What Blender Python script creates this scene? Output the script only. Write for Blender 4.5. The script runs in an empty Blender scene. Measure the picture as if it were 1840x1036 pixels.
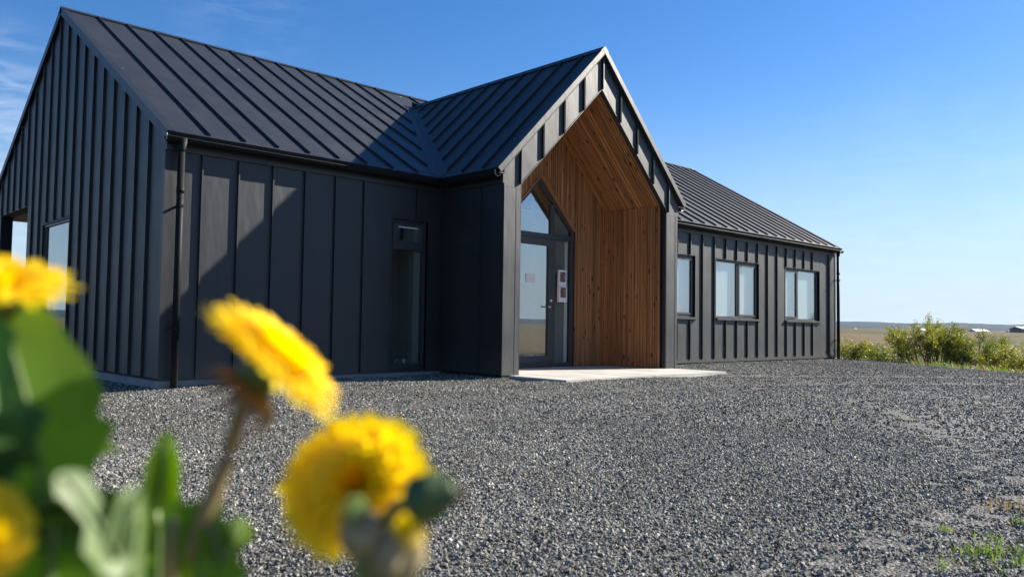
import bpy, bmesh, math, random
from mathutils import Vector, Matrix, noise
random.seed(7)
R_ = math.radians
S = bpy.context.scene
COL = S.collection

# ------------------------------------------------------------------ camera
CAM = Vector((-3.4952, -9.5552, 0.7051))
YAW, PITCH, ROLL, FPX = 0.7632, 0.0467, 0.0147, 1440.5
FW = Vector((math.sin(YAW)*math.cos(PITCH), math.cos(YAW)*math.cos(PITCH), math.sin(PITCH)))
RT = Vector((math.cos(YAW), -math.sin(YAW), 0)); UP = RT.cross(FW)
RT, UP = RT*math.cos(ROLL)+UP*math.sin(ROLL), UP*math.cos(ROLL)-RT*math.sin(ROLL)
cd = bpy.data.cameras.new('camera'); cam = bpy.data.objects.new('camera', cd); COL.objects.link(cam)
cam.matrix_world = Matrix(((RT.x, UP.x, -FW.x, CAM.x), (RT.y, UP.y, -FW.y, CAM.y), (RT.z, UP.z, -FW.z, CAM.z), (0, 0, 0, 1)))
cd.sensor_width = 36; cd.lens = FPX/1840*36; cd.clip_start = .02; cd.clip_end = 60000
cd.dof.use_dof = True; cd.dof.focus_distance = 13; cd.dof.aperture_fstop = 6.3
S.camera = cam

# ------------------------------------------------------------------ light
TOSUN = Vector((3.14, -1.0, 1.864)).normalized()
EL = math.asin(TOSUN.z); AZ = math.atan2(TOSUN.x, TOSUN.y)      # clockwise from +Y
W = bpy.data.worlds.new('World'); S.world = W; W.use_nodes = True
nt = W.node_tree; nt.nodes.clear()
def N(tree, typ, **kw):
    n = tree.nodes.new(typ)
    for k, v in kw.items():
        if k == 'inp':
            for a, b in v.items(): n.inputs[a].default_value = b
        else: setattr(n, k, v)
    return n
sky = N(nt, 'ShaderNodeTexSky', sky_type='NISHITA', sun_disc=False)
sky.sun_elevation = EL; sky.sun_rotation = AZ; sky.altitude = 100
sky.air_density = 1.0; sky.dust_density = .2; sky.ozone_density = 3.0
bg = N(nt, 'ShaderNodeBackground', inp={'Strength': .058})
out = N(nt, 'ShaderNodeOutputWorld')
# thin high cloud: streaks of noise in the sky's own direction space
tc = N(nt, 'ShaderNodeTexCoord'); mp = N(nt, 'ShaderNodeMapping'); mp.inputs['Scale'].default_value = (2.2, 2.2, 9); mp.inputs['Location'].default_value = (3.7, 1.9, .6)
nz = N(nt, 'ShaderNodeTexNoise', inp={'Scale': 1.6, 'Detail': 7, 'Roughness': .62, 'Distortion': .5})
cr = N(nt, 'ShaderNodeMapRange', inp={'From Min': .66, 'From Max': .95, 'To Min': 0, 'To Max': .2})
mx = N(nt, 'ShaderNodeMix', data_type='RGBA'); mx.inputs[7].default_value = (9, 9.4, 9.8, 1)
L = nt.links.new
L(tc.outputs['Generated'], mp.inputs['Vector']); L(mp.outputs[0], nz.inputs['Vector']); L(nz.outputs['Fac'], cr.inputs['Value'])
hs = N(nt, 'ShaderNodeHueSaturation', inp={'Saturation': 1.27})
gn = N(nt, 'ShaderNodeMix', data_type='RGBA', blend_type='MULTIPLY'); gn.inputs[0].default_value = 1; gn.inputs[7].default_value = (1.0, .99, 1.09, 1)
L(sky.outputs[0], gn.inputs[6]); L(gn.outputs[2], hs.inputs['Color'])
def sky_dir(px, py): return (FW+RT*((px-920)/FPX)+UP*(-(py-518)/FPX)).normalized()
cloud_sum = None
for dvec, c0, amt in ((sky_dir(440, 10), .995, .09), (sky_dir(-60, 260), .988, .36), (sky_dir(1640, 430), .975, .08)):
    dt = N(nt, 'ShaderNodeVectorMath', operation='DOT_PRODUCT'); dt.inputs[1].default_value = dvec; L(tc.outputs['Generated'], dt.inputs[0])
    mr0 = N(nt, 'ShaderNodeMapRange', interpolation_type='SMOOTHSTEP', inp={'From Min': c0, 'From Max': 1, 'To Min': 0, 'To Max': amt}); L(dt.outputs['Value'], mr0.inputs['Value'])
    if cloud_sum is None: cloud_sum = mr0.outputs[0]
    else:
        a0 = N(nt, 'ShaderNodeMath', operation='ADD'); L(cloud_sum, a0.inputs[0]); L(mr0.outputs[0], a0.inputs[1]); cloud_sum = a0.outputs[0]
nz2 = N(nt, 'ShaderNodeTexNoise', inp={'Scale': 7, 'Detail': 8, 'Roughness': .62, 'Distortion': .6}); L(mp.outputs[0], nz2.inputs['Vector'])
cr2 = N(nt, 'ShaderNodeMapRange', inp={'From Min': .42, 'From Max': .75, 'To Min': 0, 'To Max': .75}); L(nz2.outputs['Fac'], cr2.inputs['Value'])
cm = N(nt, 'ShaderNodeMath', operation='MULTIPLY'); L(cloud_sum, cm.inputs[0]); L(cr2.outputs[0], cm.inputs[1])
ca_ = N(nt, 'ShaderNodeMath', operation='ADD', use_clamp=True); L(cm.outputs[0], ca_.inputs[0]); L(cr.outputs[0], ca_.inputs[1])
# pale moist air low over the horizon, the same all round
sx = N(nt, 'ShaderNodeSeparateXYZ'); L(tc.outputs['Generated'], sx.inputs[0])
hz_ = N(nt, 'ShaderNodeMapRange', interpolation_type='SMOOTHERSTEP', inp={'From Min': -.08, 'From Max': .34, 'To Min': .93, 'To Max': 0}); L(sx.outputs['Z'], hz_.inputs['Value'])
hm_ = N(nt, 'ShaderNodeMix', data_type='RGBA'); hm_.inputs[7].default_value = (3.9, 5.0, 5.9, 1)
L(hz_.outputs[0], hm_.inputs[0]); L(hs.outputs[0], hm_.inputs[6])
L(ca_.outputs[0], mx.inputs[0]); L(hm_.outputs[2], mx.inputs[6]); L(mx.outputs[2], bg.inputs['Color']); L(bg.outputs[0], out.inputs['Surface'])
sd = bpy.data.lights.new('sun', 'SUN'); sd.energy = 5.0; sd.angle = R_(.53); sd.color = (1, .93, .815)
sun = bpy.data.objects.new('sun', sd); COL.objects.link(sun); sun.rotation_euler = TOSUN.to_track_quat('Z', 'Y').to_euler(); sun.location = (20, -20, 20)
S.view_settings.view_transform = 'Standard'; S.view_settings.look = 'None'; S.view_settings.exposure = 1.35; S.view_settings.gamma = 1
S.render.engine = 'CYCLES'
S.cycles.max_bounces = 8; S.cycles.transparent_max_bounces = 12

# ------------------------------------------------------------------ materials
def newmat(name):
    m = bpy.data.materials.new(name); m.use_nodes = True
    t = m.node_tree; b = t.nodes['Principled BSDF']; return m, t, b
def ramp(t, stops):
    r = N(t, 'ShaderNodeValToRGB'); e = r.color_ramp.elements
    while len(e) < len(stops): e.new(.5)
    for k, (p, c) in zip(e, stops): k.position = p; k.color = (*c, 1)
    return r
def obj_co(t): return N(t, 'ShaderNodeTexCoord').outputs['Object']
def geo_co(t): return N(t, 'ShaderNodeNewGeometry').outputs['Position']
def noise_n(t, co, scale, detail=4, rough=.55, dist=0):
    n = N(t, 'ShaderNodeTexNoise', inp={'Scale': scale, 'Detail': detail, 'Roughness': rough, 'Distortion': dist}); t.links.new(co, n.inputs['Vector']); return n
def mapping(t, co, scale=(1, 1, 1)):
    m = N(t, 'ShaderNodeMapping'); m.inputs['Scale'].default_value = scale; t.links.new(co, m.inputs['Vector']); return m.outputs[0]
def bump(t, b, h, strength, dist, normal=None):
    n = N(t, 'ShaderNodeBump', inp={'Strength': strength, 'Distance': dist}); t.links.new(h, n.inputs['Height'])
    if normal: t.links.new(normal, n.inputs['Normal'])
    t.links.new(n.outputs[0], b.inputs['Normal']); return n.outputs[0]

def mat_metal(name, base, rough=.47, wave=.5, specks=False, spec=.66):
    m, t, b = newmat(name); co = geo_co(t); l = t.links.new
    oi = N(t, 'ShaderNodeObjectInfo')
    n1 = noise_n(t, co, 2.3, 5, .6); n2 = noise_n(t, co, 260, 2, .5)
    r = ramp(t, [(.3, [c*.86 for c in base]), (.7, [c*1.14 for c in base])]); l(n1.outputs['Fac'], r.inputs[0])
    hv = N(t, 'ShaderNodeHueSaturation'); mr = N(t, 'ShaderNodeMapRange', inp={'To Min': .9, 'To Max': 1.1}); l(oi.outputs['Random'], mr.inputs['Value']); l(mr.outputs[0], hv.inputs['Value']); l(r.outputs[0], hv.inputs['Color'])
    colr = hv.outputs[0]
    if specks:
        vo = N(t, 'ShaderNodeTexVoronoi', inp={'Scale': 1.9}); l(co, vo.inputs['Vector'])
        lt = N(t, 'ShaderNodeMath', operation='LESS_THAN'); lt.inputs[1].default_value = .03; l(vo.outputs['Distance'], lt.inputs[0])
        mxx = N(t, 'ShaderNodeMix', data_type='RGBA'); mxx.inputs[7].default_value = (.62, .62, .6, 1); l(lt.outputs[0], mxx.inputs[0]); l(colr, mxx.inputs[6]); colr = mxx.outputs[2]
    sz = N(t, 'ShaderNodeSeparateXYZ'); l(co, sz.inputs[0]); dn = noise_n(t, co, 14, 6, .7); st2 = noise_n(t, mapping(t, co, (9, 9, .35)), 1.0, 4, .6)
    lo = N(t, 'ShaderNodeMapRange', inp={'From Min': .42, 'From Max': -.02, 'To Min': 0, 'To Max': .55}); l(sz.outputs['Z'], lo.inputs['Value'])
    mm_ = N(t, 'ShaderNodeMath', operation='MULTIPLY'); l(lo.outputs[0], mm_.inputs[0]); l(dn.outputs['Fac'], mm_.inputs[1])
    sr = N(t, 'ShaderNodeMapRange', inp={'From Min': .6, 'From Max': .85, 'To Min': 0, 'To Max': .06}); l(st2.outputs['Fac'], sr.inputs['Value'])
    ad_ = N(t, 'ShaderNodeMath', operation='ADD', use_clamp=True); l(mm_.outputs[0], ad_.inputs[0]); l(sr.outputs[0], ad_.inputs[1])
    dm = N(t, 'ShaderNodeMix', data_type='RGBA'); dm.inputs[7].default_value = (.10, .09, .075, 1); l(ad_.outputs[0], dm.inputs[0]); l(colr, dm.inputs[6]); colr = dm.outputs[2]
    l(colr, b.inputs['Base Color'])
    rr = N(t, 'ShaderNodeMapRange', inp={'From Min': .3, 'From Max': .7, 'To Min': rough-.03, 'To Max': rough+.04}); l(n1.outputs['Fac'], rr.inputs['Value']); l(rr.outputs[0], b.inputs['Roughness'])
    b.inputs['Specular IOR Level'].default_value = spec
    w = noise_n(t, mapping(t, co, (3.2, 3.2, 1.1)), 1.3, 2, .5)
    a = bump(t, b, w.outputs['Fac'], wave, .035)
    bump(t, b, n2.outputs['Fac'], .12, .0015, a)
    return m
M = {}
M['metal'] = mat_metal('black_seam_metal', (.008, .0105, .0145), .50, .28)
M['roofmetal'] = mat_metal('black_roof_metal', (.014, .0148, .017), .50, .25, True)
M['trim'] = mat_metal('trim_metal', (.010, .0125, .016), .48, .2)
M['gutter'] = mat_metal('gutter_metal', (.006, .007, .009), .6, .05, spec=.18)
def simple(name, c, rough=.6, metal=0, var=.12, sc=9, spec=.5):
    m, t, b = newmat(name); n = noise_n(t, obj_co(t), sc, 5)
    r = ramp(t, [(.3, [x*(1-var) for x in c]), (.7, [min(1, x*(1+var)) for x in c])]); t.links.new(n.outputs['Fac'], r.inputs[0]); t.links.new(r.outputs[0], b.inputs['Base Color'])
    b.inputs['Roughness'].default_value = rough; b.inputs['Metallic'].default_value = metal; b.inputs['Specular IOR Level'].default_value = spec
    return m
M['frame'] = simple('anthracite_frame', (.032, .036, .041), .42, var=.05)
M['dark'] = simple('dark_underlay', (.012, .012, .013), .8)
M['steel'] = simple('brushed_steel', (.6, .6, .6), .25, 1, .05)
M['galv'] = simple('gutter_bracket', (.45, .46, .47), .35, .8, .05)
M['paper'] = simple('white_paper', (.78, .80, .80), .7, var=.02)
M['holder'] = simple('white_plastic', (.72, .74, .74), .4, var=.02)
M['plaster'] = simple('interior_plaster', (.66, .64, .58), .9, var=.04)
M['floor'] = simple('interior_floor', (.16, .13, .10), .4, var=.1)
M['blind'] = simple('white_blind', (.75, .76, .76), .9, var=.03)
M['privacy'] = simple('grey_privacy_film', (.20, .20, .175), .8, var=.05)
M['barnwhite'] = simple('white_sheeting', (.8, .8, .78), .6, var=.05, sc=.2)
M['barndark'] = simple('dark_sheeting', (.05, .055, .07), .6, var=.1, sc=.2)

def mat_glass(name, ior):
    m = bpy.data.materials.new(name); m.use_nodes = True; t = m.node_tree; t.nodes.clear(); l = t.links.new
    o = N(t, 'ShaderNodeOutputMaterial'); mix = N(t, 'ShaderNodeMixShader'); g = N(t, 'ShaderNodeBsdfGlossy', inp={'Roughness': .0, 'Color': (.93, .97, 1, 1)})
    tr = N(t, 'ShaderNodeBsdfTransparent', inp={'Color': (.88, .92, .92, 1)}); fr = N(t, 'ShaderNodeFresnel'); ge = N(t, 'ShaderNodeNewGeometry'); io = N(t, 'ShaderNodeMix', data_type='FLOAT'); io.inputs[2].default_value = ior; io.inputs[3].default_value = 1/ior; l(ge.outputs['Backfacing'], io.inputs[0]); l(io.outputs[0], fr.inputs['IOR'])
    l(fr.outputs[0], mix.inputs[0]); l(tr.outputs[0], mix.inputs[1]); l(g.outputs[0], mix.inputs[2]); l(mix.outputs[0], o.inputs['Surface'])
    return m
M['glass'] = mat_glass('window_glass', 2.9); M['clearglass'] = mat_glass('clear_glass', 1.5)

def mat_wood():
    m, t, b = newmat('stained_larch'); l = t.links.new
    oi = N(t, 'ShaderNodeObjectInfo'); co = obj_co(t)
    off = N(t, 'ShaderNodeVectorMath', operation='ADD'); cb = N(t, 'ShaderNodeCombineXYZ'); mu = N(t, 'ShaderNodeMath', operation='MULTIPLY'); mu.inputs[1].default_value = 37
    l(oi.outputs['Random'], mu.inputs[0])
    for k in range(3): l(mu.outputs[0], cb.inputs[k])
    l(co, off.inputs[0]); l(cb.outputs[0], off.inputs[1]); P = off.outputs[0]
    g = noise_n(t, mapping(t, P, (26, 26, .9)), 1.4, 6, .6, .8)
    r = ramp(t, [(.25, (.15, .067, .024)), (.5, (.32, .145, .052)), (.75, (.46, .235, .095))]); l(g.outputs['Fac'], r.inputs[0])
    vo = N(t, 'ShaderNodeTexVoronoi', inp={'Scale': 1.0, 'Randomness': 1}); l(mapping(t, P, (8, 8, 3.4)), vo.inputs['Vector'])
    kr = N(t, 'ShaderNodeMapRange', inp={'From Min': .10, 'From Max': .20, 'To Min': 0, 'To Max': 1}); l(vo.outputs['Distance'], kr.inputs['Value'])
    mk = N(t, 'ShaderNodeMix', data_type='RGBA'); mk.inputs[6].default_value = (.035, .014, .006, 1); l(kr.outputs[0], mk.inputs[0]); l(r.outputs[0], mk.inputs[7])
    hv = N(t, 'ShaderNodeHueSaturation'); mr = N(t, 'ShaderNodeMapRange', inp={'To Min': .75, 'To Max': 1.35}); l(oi.outputs['Random'], mr.inputs['Value']); l(mr.outputs[0], hv.inputs['Value']); l(mk.outputs[2], hv.inputs['Color'])
    l(hv.outputs[0], b.inputs['Base Color']); b.inputs['Roughness'].default_value = .62
    bump(t, b, g.outputs['Fac'], .25, .003)
    return m
M['wood'] = mat_wood()

def mat_concrete(name, c):
    m, t, b = newmat(name); l = t.links.new; co = geo_co(t); oi = N(t, 'ShaderNodeObjectInfo')
    n = noise_n(t, co, 2.2, 8, .7); n2 = noise_n(t, co, 90, 3)
    r = ramp(t, [(.28, [x*.68 for x in c]), (.5, c), (.75, [x*1.16 for x in c])]); l(n.outputs['Fac'], r.inputs[0])
    hv = N(t, 'ShaderNodeHueSaturation'); mr = N(t, 'ShaderNodeMapRange', inp={'To Min': .9, 'To Max': 1.08}); l(oi.outputs['Random'], mr.inputs['Value']); l(mr.outputs[0], hv.inputs['Value']); l(r.outputs[0], hv.inputs['Color'])
    l(hv.outputs[0], b.inputs['Base Color']); b.inputs['Roughness'].default_value = .85
    bump(t, b, n2.outputs['Fac'], .4, .003); return m
M['paver'] = mat_concrete('pale_paver', (.44, .425, .39))
M['plinth'] = mat_concrete('concrete_plinth', (.22, .215, .205))

def mat_gravel_sheet():
    m, t, b = newmat('gravel_bed'); l = t.links.new; co = geo_co(t)
    v = N(t, 'ShaderNodeTexVoronoi', inp={'Scale': 78, 'Randomness': 1}); l(co, v.inputs['Vector'])
    big = noise_n(t, co, .55, 5, .6, .6)
    sp = N(t, 'ShaderNodeSeparateColor'); l(v.outputs['Color'], sp.inputs[0])
    r = ramp(t, [(0, (.014, .0135, .0125)), (.4, (.048, .046, .042)), (.75, (.105, .100, .090)), (1, (.24, .225, .20))]); l(sp.outputs[0], r.inputs[0])
    hv = N(t, 'ShaderNodeHueSaturation'); mr = N(t, 'ShaderNodeMapRange', inp={'From Min': .3, 'From Max': .7, 'To Min': .78, 'To Max': 1.2}); l(big.outputs['Fac'], mr.inputs['Value']); l(mr.outputs[0], hv.inputs['Value']); l(r.outputs[0], hv.inputs['Color'])
    # dusty, worn patches where the stones have been pressed in
    d = noise_n(t, co, .9, 4, .6, 1.2); dr = N(t, 'ShaderNodeMapRange', inp={'From Min': .55, 'From Max': .70, 'To Min': 0, 'To Max': .6}); l(d.outputs['Fac'], dr.inputs['Value'])
    mk = N(t, 'ShaderNodeMix', data_type='RGBA'); mk.inputs[7].default_value = (.085, .074, .058, 1); l(dr.outputs[0], mk.inputs[0]); l(hv.outputs[0], mk.inputs[6]); l(mk.outputs[2], b.inputs['Base Color'])
    b.inputs['Roughness'].default_value = .8
    iv = N(t, 'ShaderNodeMath', operation='SUBTRACT'); iv.inputs[0].default_value = 1; l(v.outputs['Distance'], iv.inputs[1])
    bump(t, b, iv.outputs[0], .9, .010)
    return m
M['gravelbed'] = mat_gravel_sheet()
def mat_stone():
    m, t, b = newmat('gravel_stone'); l = t.links.new
    oi = N(t, 'ShaderNodeObjectInfo'); n = noise_n(t, geo_co(t), 130, 4, .65)
    r = ramp(t, [(0, (.037, .0355, .030)), (.4, (.108, .104, .088)), (.75, (.200, .192, .165)), (.93, (.31, .296, .258)), (1, (.39, .368, .31))]); l(oi.outputs['Random'], r.inputs[0])
    big = noise_n(t, geo_co(t), .55, 5, .6, .6)
    hv = N(t, 'ShaderNodeHueSaturation'); ad = N(t, 'ShaderNodeMath', operation='MULTIPLY_ADD'); ad.inputs[1].default_value = .9; ad.inputs[2].default_value = .15
    l(n.outputs['Fac'], ad.inputs[0])
    mb = N(t, 'ShaderNodeMapRange', inp={'From Min': .3, 'From Max': .7, 'To Min': .2, 'To Max': .85}); l(big.outputs['Fac'], mb.inputs['Value'])
    a2 = N(t, 'ShaderNodeMath', operation='ADD'); l(ad.outputs[0], a2.inputs[0]); l(mb.outputs[0], a2.inputs[1]); l(a2.outputs[0], hv.inputs['Value']); l(r.outputs[0], hv.inputs['Color'])
    d = noise_n(t, geo_co(t), .9, 4, .6, 1.2); dr = N(t, 'ShaderNodeMapRange', inp={'From Min': .60, 'From Max': .72, 'To Min': 0, 'To Max': .6}); l(d.outputs['Fac'], dr.inputs['Value'])
    mk = N(t, 'ShaderNodeMix', data_type='RGBA'); mk.inputs[7].default_value = (.13, .112, .085, 1); l(dr.outputs[0], mk.inputs[0]); l(hv.outputs[0], mk.inputs[6])
    l(mk.outputs[2], b.inputs['Base Color']); b.inputs['Roughness'].default_value = .72; b.inputs['Specular IOR Level'].default_value = .35
    return m
M['stone'] = mat_stone()
def mat_moor():
    m, t, b = newmat('moor_ground'); l = t.links.new; co = geo_co(t)
    a = noise_n(t, mapping(t, co, (1, 1, 1)), .035, 8, .65, .4); f = noise_n(t, co, 1.1, 8, .7)
    r = ramp(t, [(.38, (.07, .085, .028)), (.47, (.105, .092, .04)), (.55, (.145, .10, .05)), (.7, (.18, .115, .065))]); l(a.outputs['Fac'], r.inputs[0])
    hv = N(t, 'ShaderNodeHueSaturation'); mr = N(t, 'ShaderNodeMapRange', inp={'From Min': .3, 'From Max': .7, 'To Min': .7, 'To Max': 1.25}); l(f.outputs['Fac'], mr.inputs['Value']); l(mr.outputs[0], hv.inputs['Value']); l(r.outputs[0], hv.inputs['Color'])
    l(hv.outputs[0], b.inputs['Base Color']); b.inputs['Roughness'].default_value = .95; b.inputs['Specular IOR Level'].default_value = .1
    bump(t, b, f.outputs['Fac'], .8, .3); return m
M['moor'] = mat_moor()
def mat_hill():
    m, t, b = newmat('wooded_hill'); l = t.links.new; f = noise_n(t, geo_co(t), .012, 8, .7)
    r = ramp(t, [(.3, (.012, .018, .020)), (.55, (.02, .03, .030)), (.75, (.035, .045, .038))]); l(f.outputs['Fac'], r.inputs[0]); l(r.outputs[0], b.inputs['Base Color']); b.inputs['Roughness'].default_value = 1; b.inputs['Specular IOR Level'].default_value = .05
    return m
M['hill'] = mat_hill()
def mat_leaf(name, c, trans=.35, var=.35, sc=30):
    m, t, b = newmat(name); l = t.links.new; n = noise_n(t, obj_co(t), sc, 4)
    r = ramp(t, [(.3, [x*(1-var) for x in c]), (.7, [x*(1+var) for x in c])]); l(n.outputs['Fac'], r.inputs[0]); l(r.outputs[0], b.inputs['Base Color']); b.inputs['Roughness'].default_value = .5
    o = [x for x in t.nodes if x.type == 'OUTPUT_MATERIAL'][0]; ts = N(t, 'ShaderNodeBsdfTranslucent'); mx_ = N(t, 'ShaderNodeMixShader', inp={0: trans})
    hv = N(t, 'ShaderNodeHueSaturation', inp={'Value': 1.6, 'Saturation': 1.1}); l(r.outputs[0], hv.inputs['Color']); l(hv.outputs[0], ts.inputs['Color'])
    l(b.outputs[0], mx_.inputs[1]); l(ts.outputs[0], mx_.inputs[2]); l(mx_.outputs[0], o.inputs['Surface']); return m
M['leaf'] = mat_leaf('dandelion_leaf', (.13, .24, .012), .62, .3)
M['leafdark'] = mat_leaf('dandelion_leaf_dark', (.05, .13, .02), .45, .3)
M['leafpale'] = mat_leaf('dandelion_leaf_underside', (.20, .28, .11), .4, .2)
M['petal'] = mat_leaf('yellow_floret', (.78, .62, .010), .5, .06)
M['petalc'] = mat_leaf('orange_floret', (.86, .57, .008), .5, .1)
M['bract'] = mat_leaf('green_bract', (.07, .11, .025), .15, .3)
M['bractdry'] = mat_leaf('withered_bract', (.12, .085, .055), .2, .25)
M['withered'] = mat_leaf('withered_flower', (.42, .36, .22), .4, .35, 300)
M['bud'] = mat_leaf('green_bud', (.06, .11, .03), .1, .3)
M['stem'] = mat_leaf('dandelion_stem', (.36, .28, .13), .2, .25)
M['stemgreen'] = mat_leaf('green_stem', (.14, .19, .07), .2, .25)
M['shrubleaf'] = [mat_leaf('birch_leaf_%s' % k, c, .35, .3, 3) for k, c in (('yellowish', (.22, .215, .028)), ('fresh', (.15, .18, .028)), ('olive', (.085, .10, .032)))]
M['bark'] = simple('dark_bark', (.05, .038, .028), .9, var=.3)
M['grass'] = mat_leaf('grass_blade', (.12, .18, .03), .35, .35, 6)
M['drygrass'] = mat_leaf('dry_grass', (.26, .20, .09), .3, .3, 6)
M['soil'] = simple('bank_soil', (.09, .075, .04), .95, var=.4, sc=3)

# ------------------------------------------------------------------ helpers
def link(name, me, mat=None, parent=None):
    o = bpy.data.objects.new(name, me); COL.objects.link(o)
    if mat is not None and me is not None and not me.materials: me.materials.append(M[mat] if isinstance(mat, str) else mat)
    if parent: o.parent = parent
    return o
def tag(o, label=None, cat=None, group=None, kind=None):
    if label: o['label'] = label
    if cat: o['category'] = cat
    if group: o['group'] = group
    if kind: o['kind'] = kind
    return o
def empty(name, loc=(0, 0, 0)):
    o = bpy.data.objects.new(name, None); COL.objects.link(o); o.location = loc; o.empty_display_size = .2; return o
class MB:
    def __init__(s): s.v = []; s.f = []
    def add(s, vs, fs):
        n = len(s.v); s.v += [tuple(v) for v in vs]; s.f += [tuple(i+n for i in f) for f in fs]; return s
    def box(s, x0, x1, y0, y1, z0, z1):
        return s.add([(x0, y0, z0), (x1, y0, z0), (x1, y1, z0), (x0, y1, z0), (x0, y0, z1), (x1, y0, z1), (x1, y1, z1), (x0, y1, z1)],
                     [(3, 2, 1, 0), (4, 5, 6, 7), (0, 1, 5, 4), (1, 2, 6, 5), (2, 3, 7, 6), (3, 0, 4, 7)])
    def prism(s, fr, poly, n0, n1):
        """poly: 2D outline in frame fr=(o,U,V,Nn) extruded from n0 to n1 along the normal"""
        o, U, V, Nn = fr; k = len(poly)
        vs = [o+U*a+V*b+Nn*n0 for a, b in poly]+[o+U*a+V*b+Nn*n1 for a, b in poly]
        fs = [tuple(range(k))[::-1], tuple(range(k, 2*k))]+[(i, (i+1) % k, k+(i+1) % k, k+i) for i in range(k)]
        return s.add(vs, fs)
    def tube(s, pts, rad, n=10, cap=True):
        pts = [Vector(p) for p in pts]; rads = rad if isinstance(rad, (list, tuple)) else [rad]*len(pts)
        vs = []; ref = Vector((0, 0, 1))
        for i, p in enumerate(pts):
            d = (pts[min(i+1, len(pts)-1)]-pts[max(i-1, 0)]).normalized()
            r = ref if abs(d.dot(ref)) < .95 else Vector((1, 0, 0))
            a = d.cross(r).normalized(); b = d.cross(a)
            for k in range(n): th = 2*math.pi*k/n; vs.append(p+(a*math.cos(th)+b*math.sin(th))*rads[i])
        fs = [(i*n+k, i*n+(k+1) % n, (i+1)*n+(k+1) % n, (i+1)*n+k) for i in range(len(pts)-1) for k in range(n)]
        if cap: fs += [tuple(range(n)), tuple(range((len(pts)-1)*n, len(pts)*n))]
        return s.add(vs, fs)
    def mesh(s, smooth=False, fix=True):
        me = bpy.data.meshes.new('m'); me.from_pydata(s.v, [], s.f)
        if fix:
            b = bmesh.new(); b.from_mesh(me); bmesh.ops.recalc_face_normals(b, faces=b.faces); b.to_mesh(me); b.free()
        if smooth:
            me.polygons.foreach_set('use_smooth', [True]*len(me.polygons))
        return me
    def build(s, name, mat, parent=None, smooth=False, fix=True, origin=None):
        if origin is not None:
            o_ = Vector(origin); s.v = [tuple(Vector(v)-o_) for v in s.v]
        ob = link(name, s.mesh(smooth, fix), mat, parent)
        if origin is not None: ob.location = origin
        return ob
def clip_u(poly, lo, hi):
    def half(pl, keep, c):
        res = []
        for i in range(len(pl)):
            a, b = pl[i], pl[(i+1) % len(pl)]; da = (a[0]-c)*keep; db = (b[0]-c)*keep
            if da >= 0: res.append(a)
            if da*db < 0: k = da/(da-db); res.append((a[0]+(b[0]-a[0])*k, a[1]+(b[1]-a[1])*k))
        return res
    p = half(poly, 1, lo); return half(p, -1, hi) if len(p) > 2 else p
def area(p): return abs(sum(p[i][0]*p[(i+1) % len(p)][1]-p[(i+1) % len(p)][0]*p[i][1] for i in range(len(p))))/2
RIB = .033
def panels(parent, fr, poly, seams, name='wall_panel', mat='metal', ribpoly=None, rib_h=RIB, lastrib=False, gap=.002):
    us = [p[0] for p in poly]; lo, hi = min(us), max(us)
    cuts = [lo]+[c for c in seams if lo+.03 < c < hi-.03]+[hi]
    for i, (a, b) in enumerate(zip(cuts, cuts[1:])):
        pl = clip_u(poly, a+gap/2, b-gap/2)
        if len(pl) < 3 or area(pl) < 1e-4: continue
        m = MB(); dz = random.uniform(-.0012, .0012)
        m.prism(fr, pl, -.006, 0.0+dz)
        if i > 0:
            rp = clip_u(ribpoly or poly, a+gap/2-.004, a+gap/2+.014)
            if len(rp) > 2 and area(rp) > 1e-5:
                m.prism(fr, rp, -.004, rib_h)
        m.build(name, mat, parent)

X0, X1, YB = 0.0, 17.68, 9.053
YC = 4.5265
HE, HR, OV = 2.9073, 5.6585, .149
TAN = (HR-HE)/(YC+OV); PHI = math.atan(TAN)
WX0, WX1, WD, XC = 4.139, 8.340, -1.387, 6.24
WR, WE = 5.1577, 3.990
HW = 2.7113
RK = .061
V3 = Vector
house = tag(empty('house', (8.5, 4, 0)), 'black standing seam metal house with gabled porch lined in brown wood', 'house')
house.location = (0, 0, 0)

# ------------------------------------------------------------------ terrain
def h(x, y):
    z = -.035 + .018*noise.noise(V3((x*.45, y*.45, 0))) + .006*noise.noise(V3((x*1.7, y*1.7, 5)))
    # the yard falls a little at the gable end
    k = max(0, min(1, (1.2-x)/2.0))*max(0, min(1, (y+3.0)/2.5)); z -= .075*k
    # shallow wheel ruts swinging towards the far end of the yard
    for r0 in (10.2, 11.8):
        d = math.hypot(x-3.0, y+13.5)-r0; z -= .035*math.exp(-(d/.28)**2)
    dpx = max(4.2-x, 0, x-8.25); dpy = max(-2.55-y, 0); z += .022*math.exp(-(math.hypot(dpx, dpy)/.5)**2)
    # crest of the yard, then the bank drops to the moor
    s = ((x-15.9)*(5.9)-(y+4.8)*4.6)/7.48      # metres beyond the crest line
    if s > -3:
        z -= .10*min(1, max(0, (s+3)/3))**2
        if s > 0: z -= 1.5*(1-math.exp(-s/7.0))
    return z
def hm(x, y):
    z = h(x, y); r = math.hypot(x-8, y)
    far = max(0, r-22)
    z0 = z
    if far > 0:
        k = 1-math.exp(-far/25); base = -1.6+1.7*noise.noise(V3((x*.02, y*.02, 3)))*min(1, far/60)
        if r > 150: base += (r-150)*.0028 + 3.4*noise.noise(V3((x*.004, y*.004, 9)))*min(1, (r-150)/300)
        z = z0*(1-k)+base*k
    return z-.03-.22*max(0, min(1, (-.6-((x-15.9)*5.9-(y+4.8)*4.6)/7.48)/1.0))*(1 if r < 40 else 0)
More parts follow.
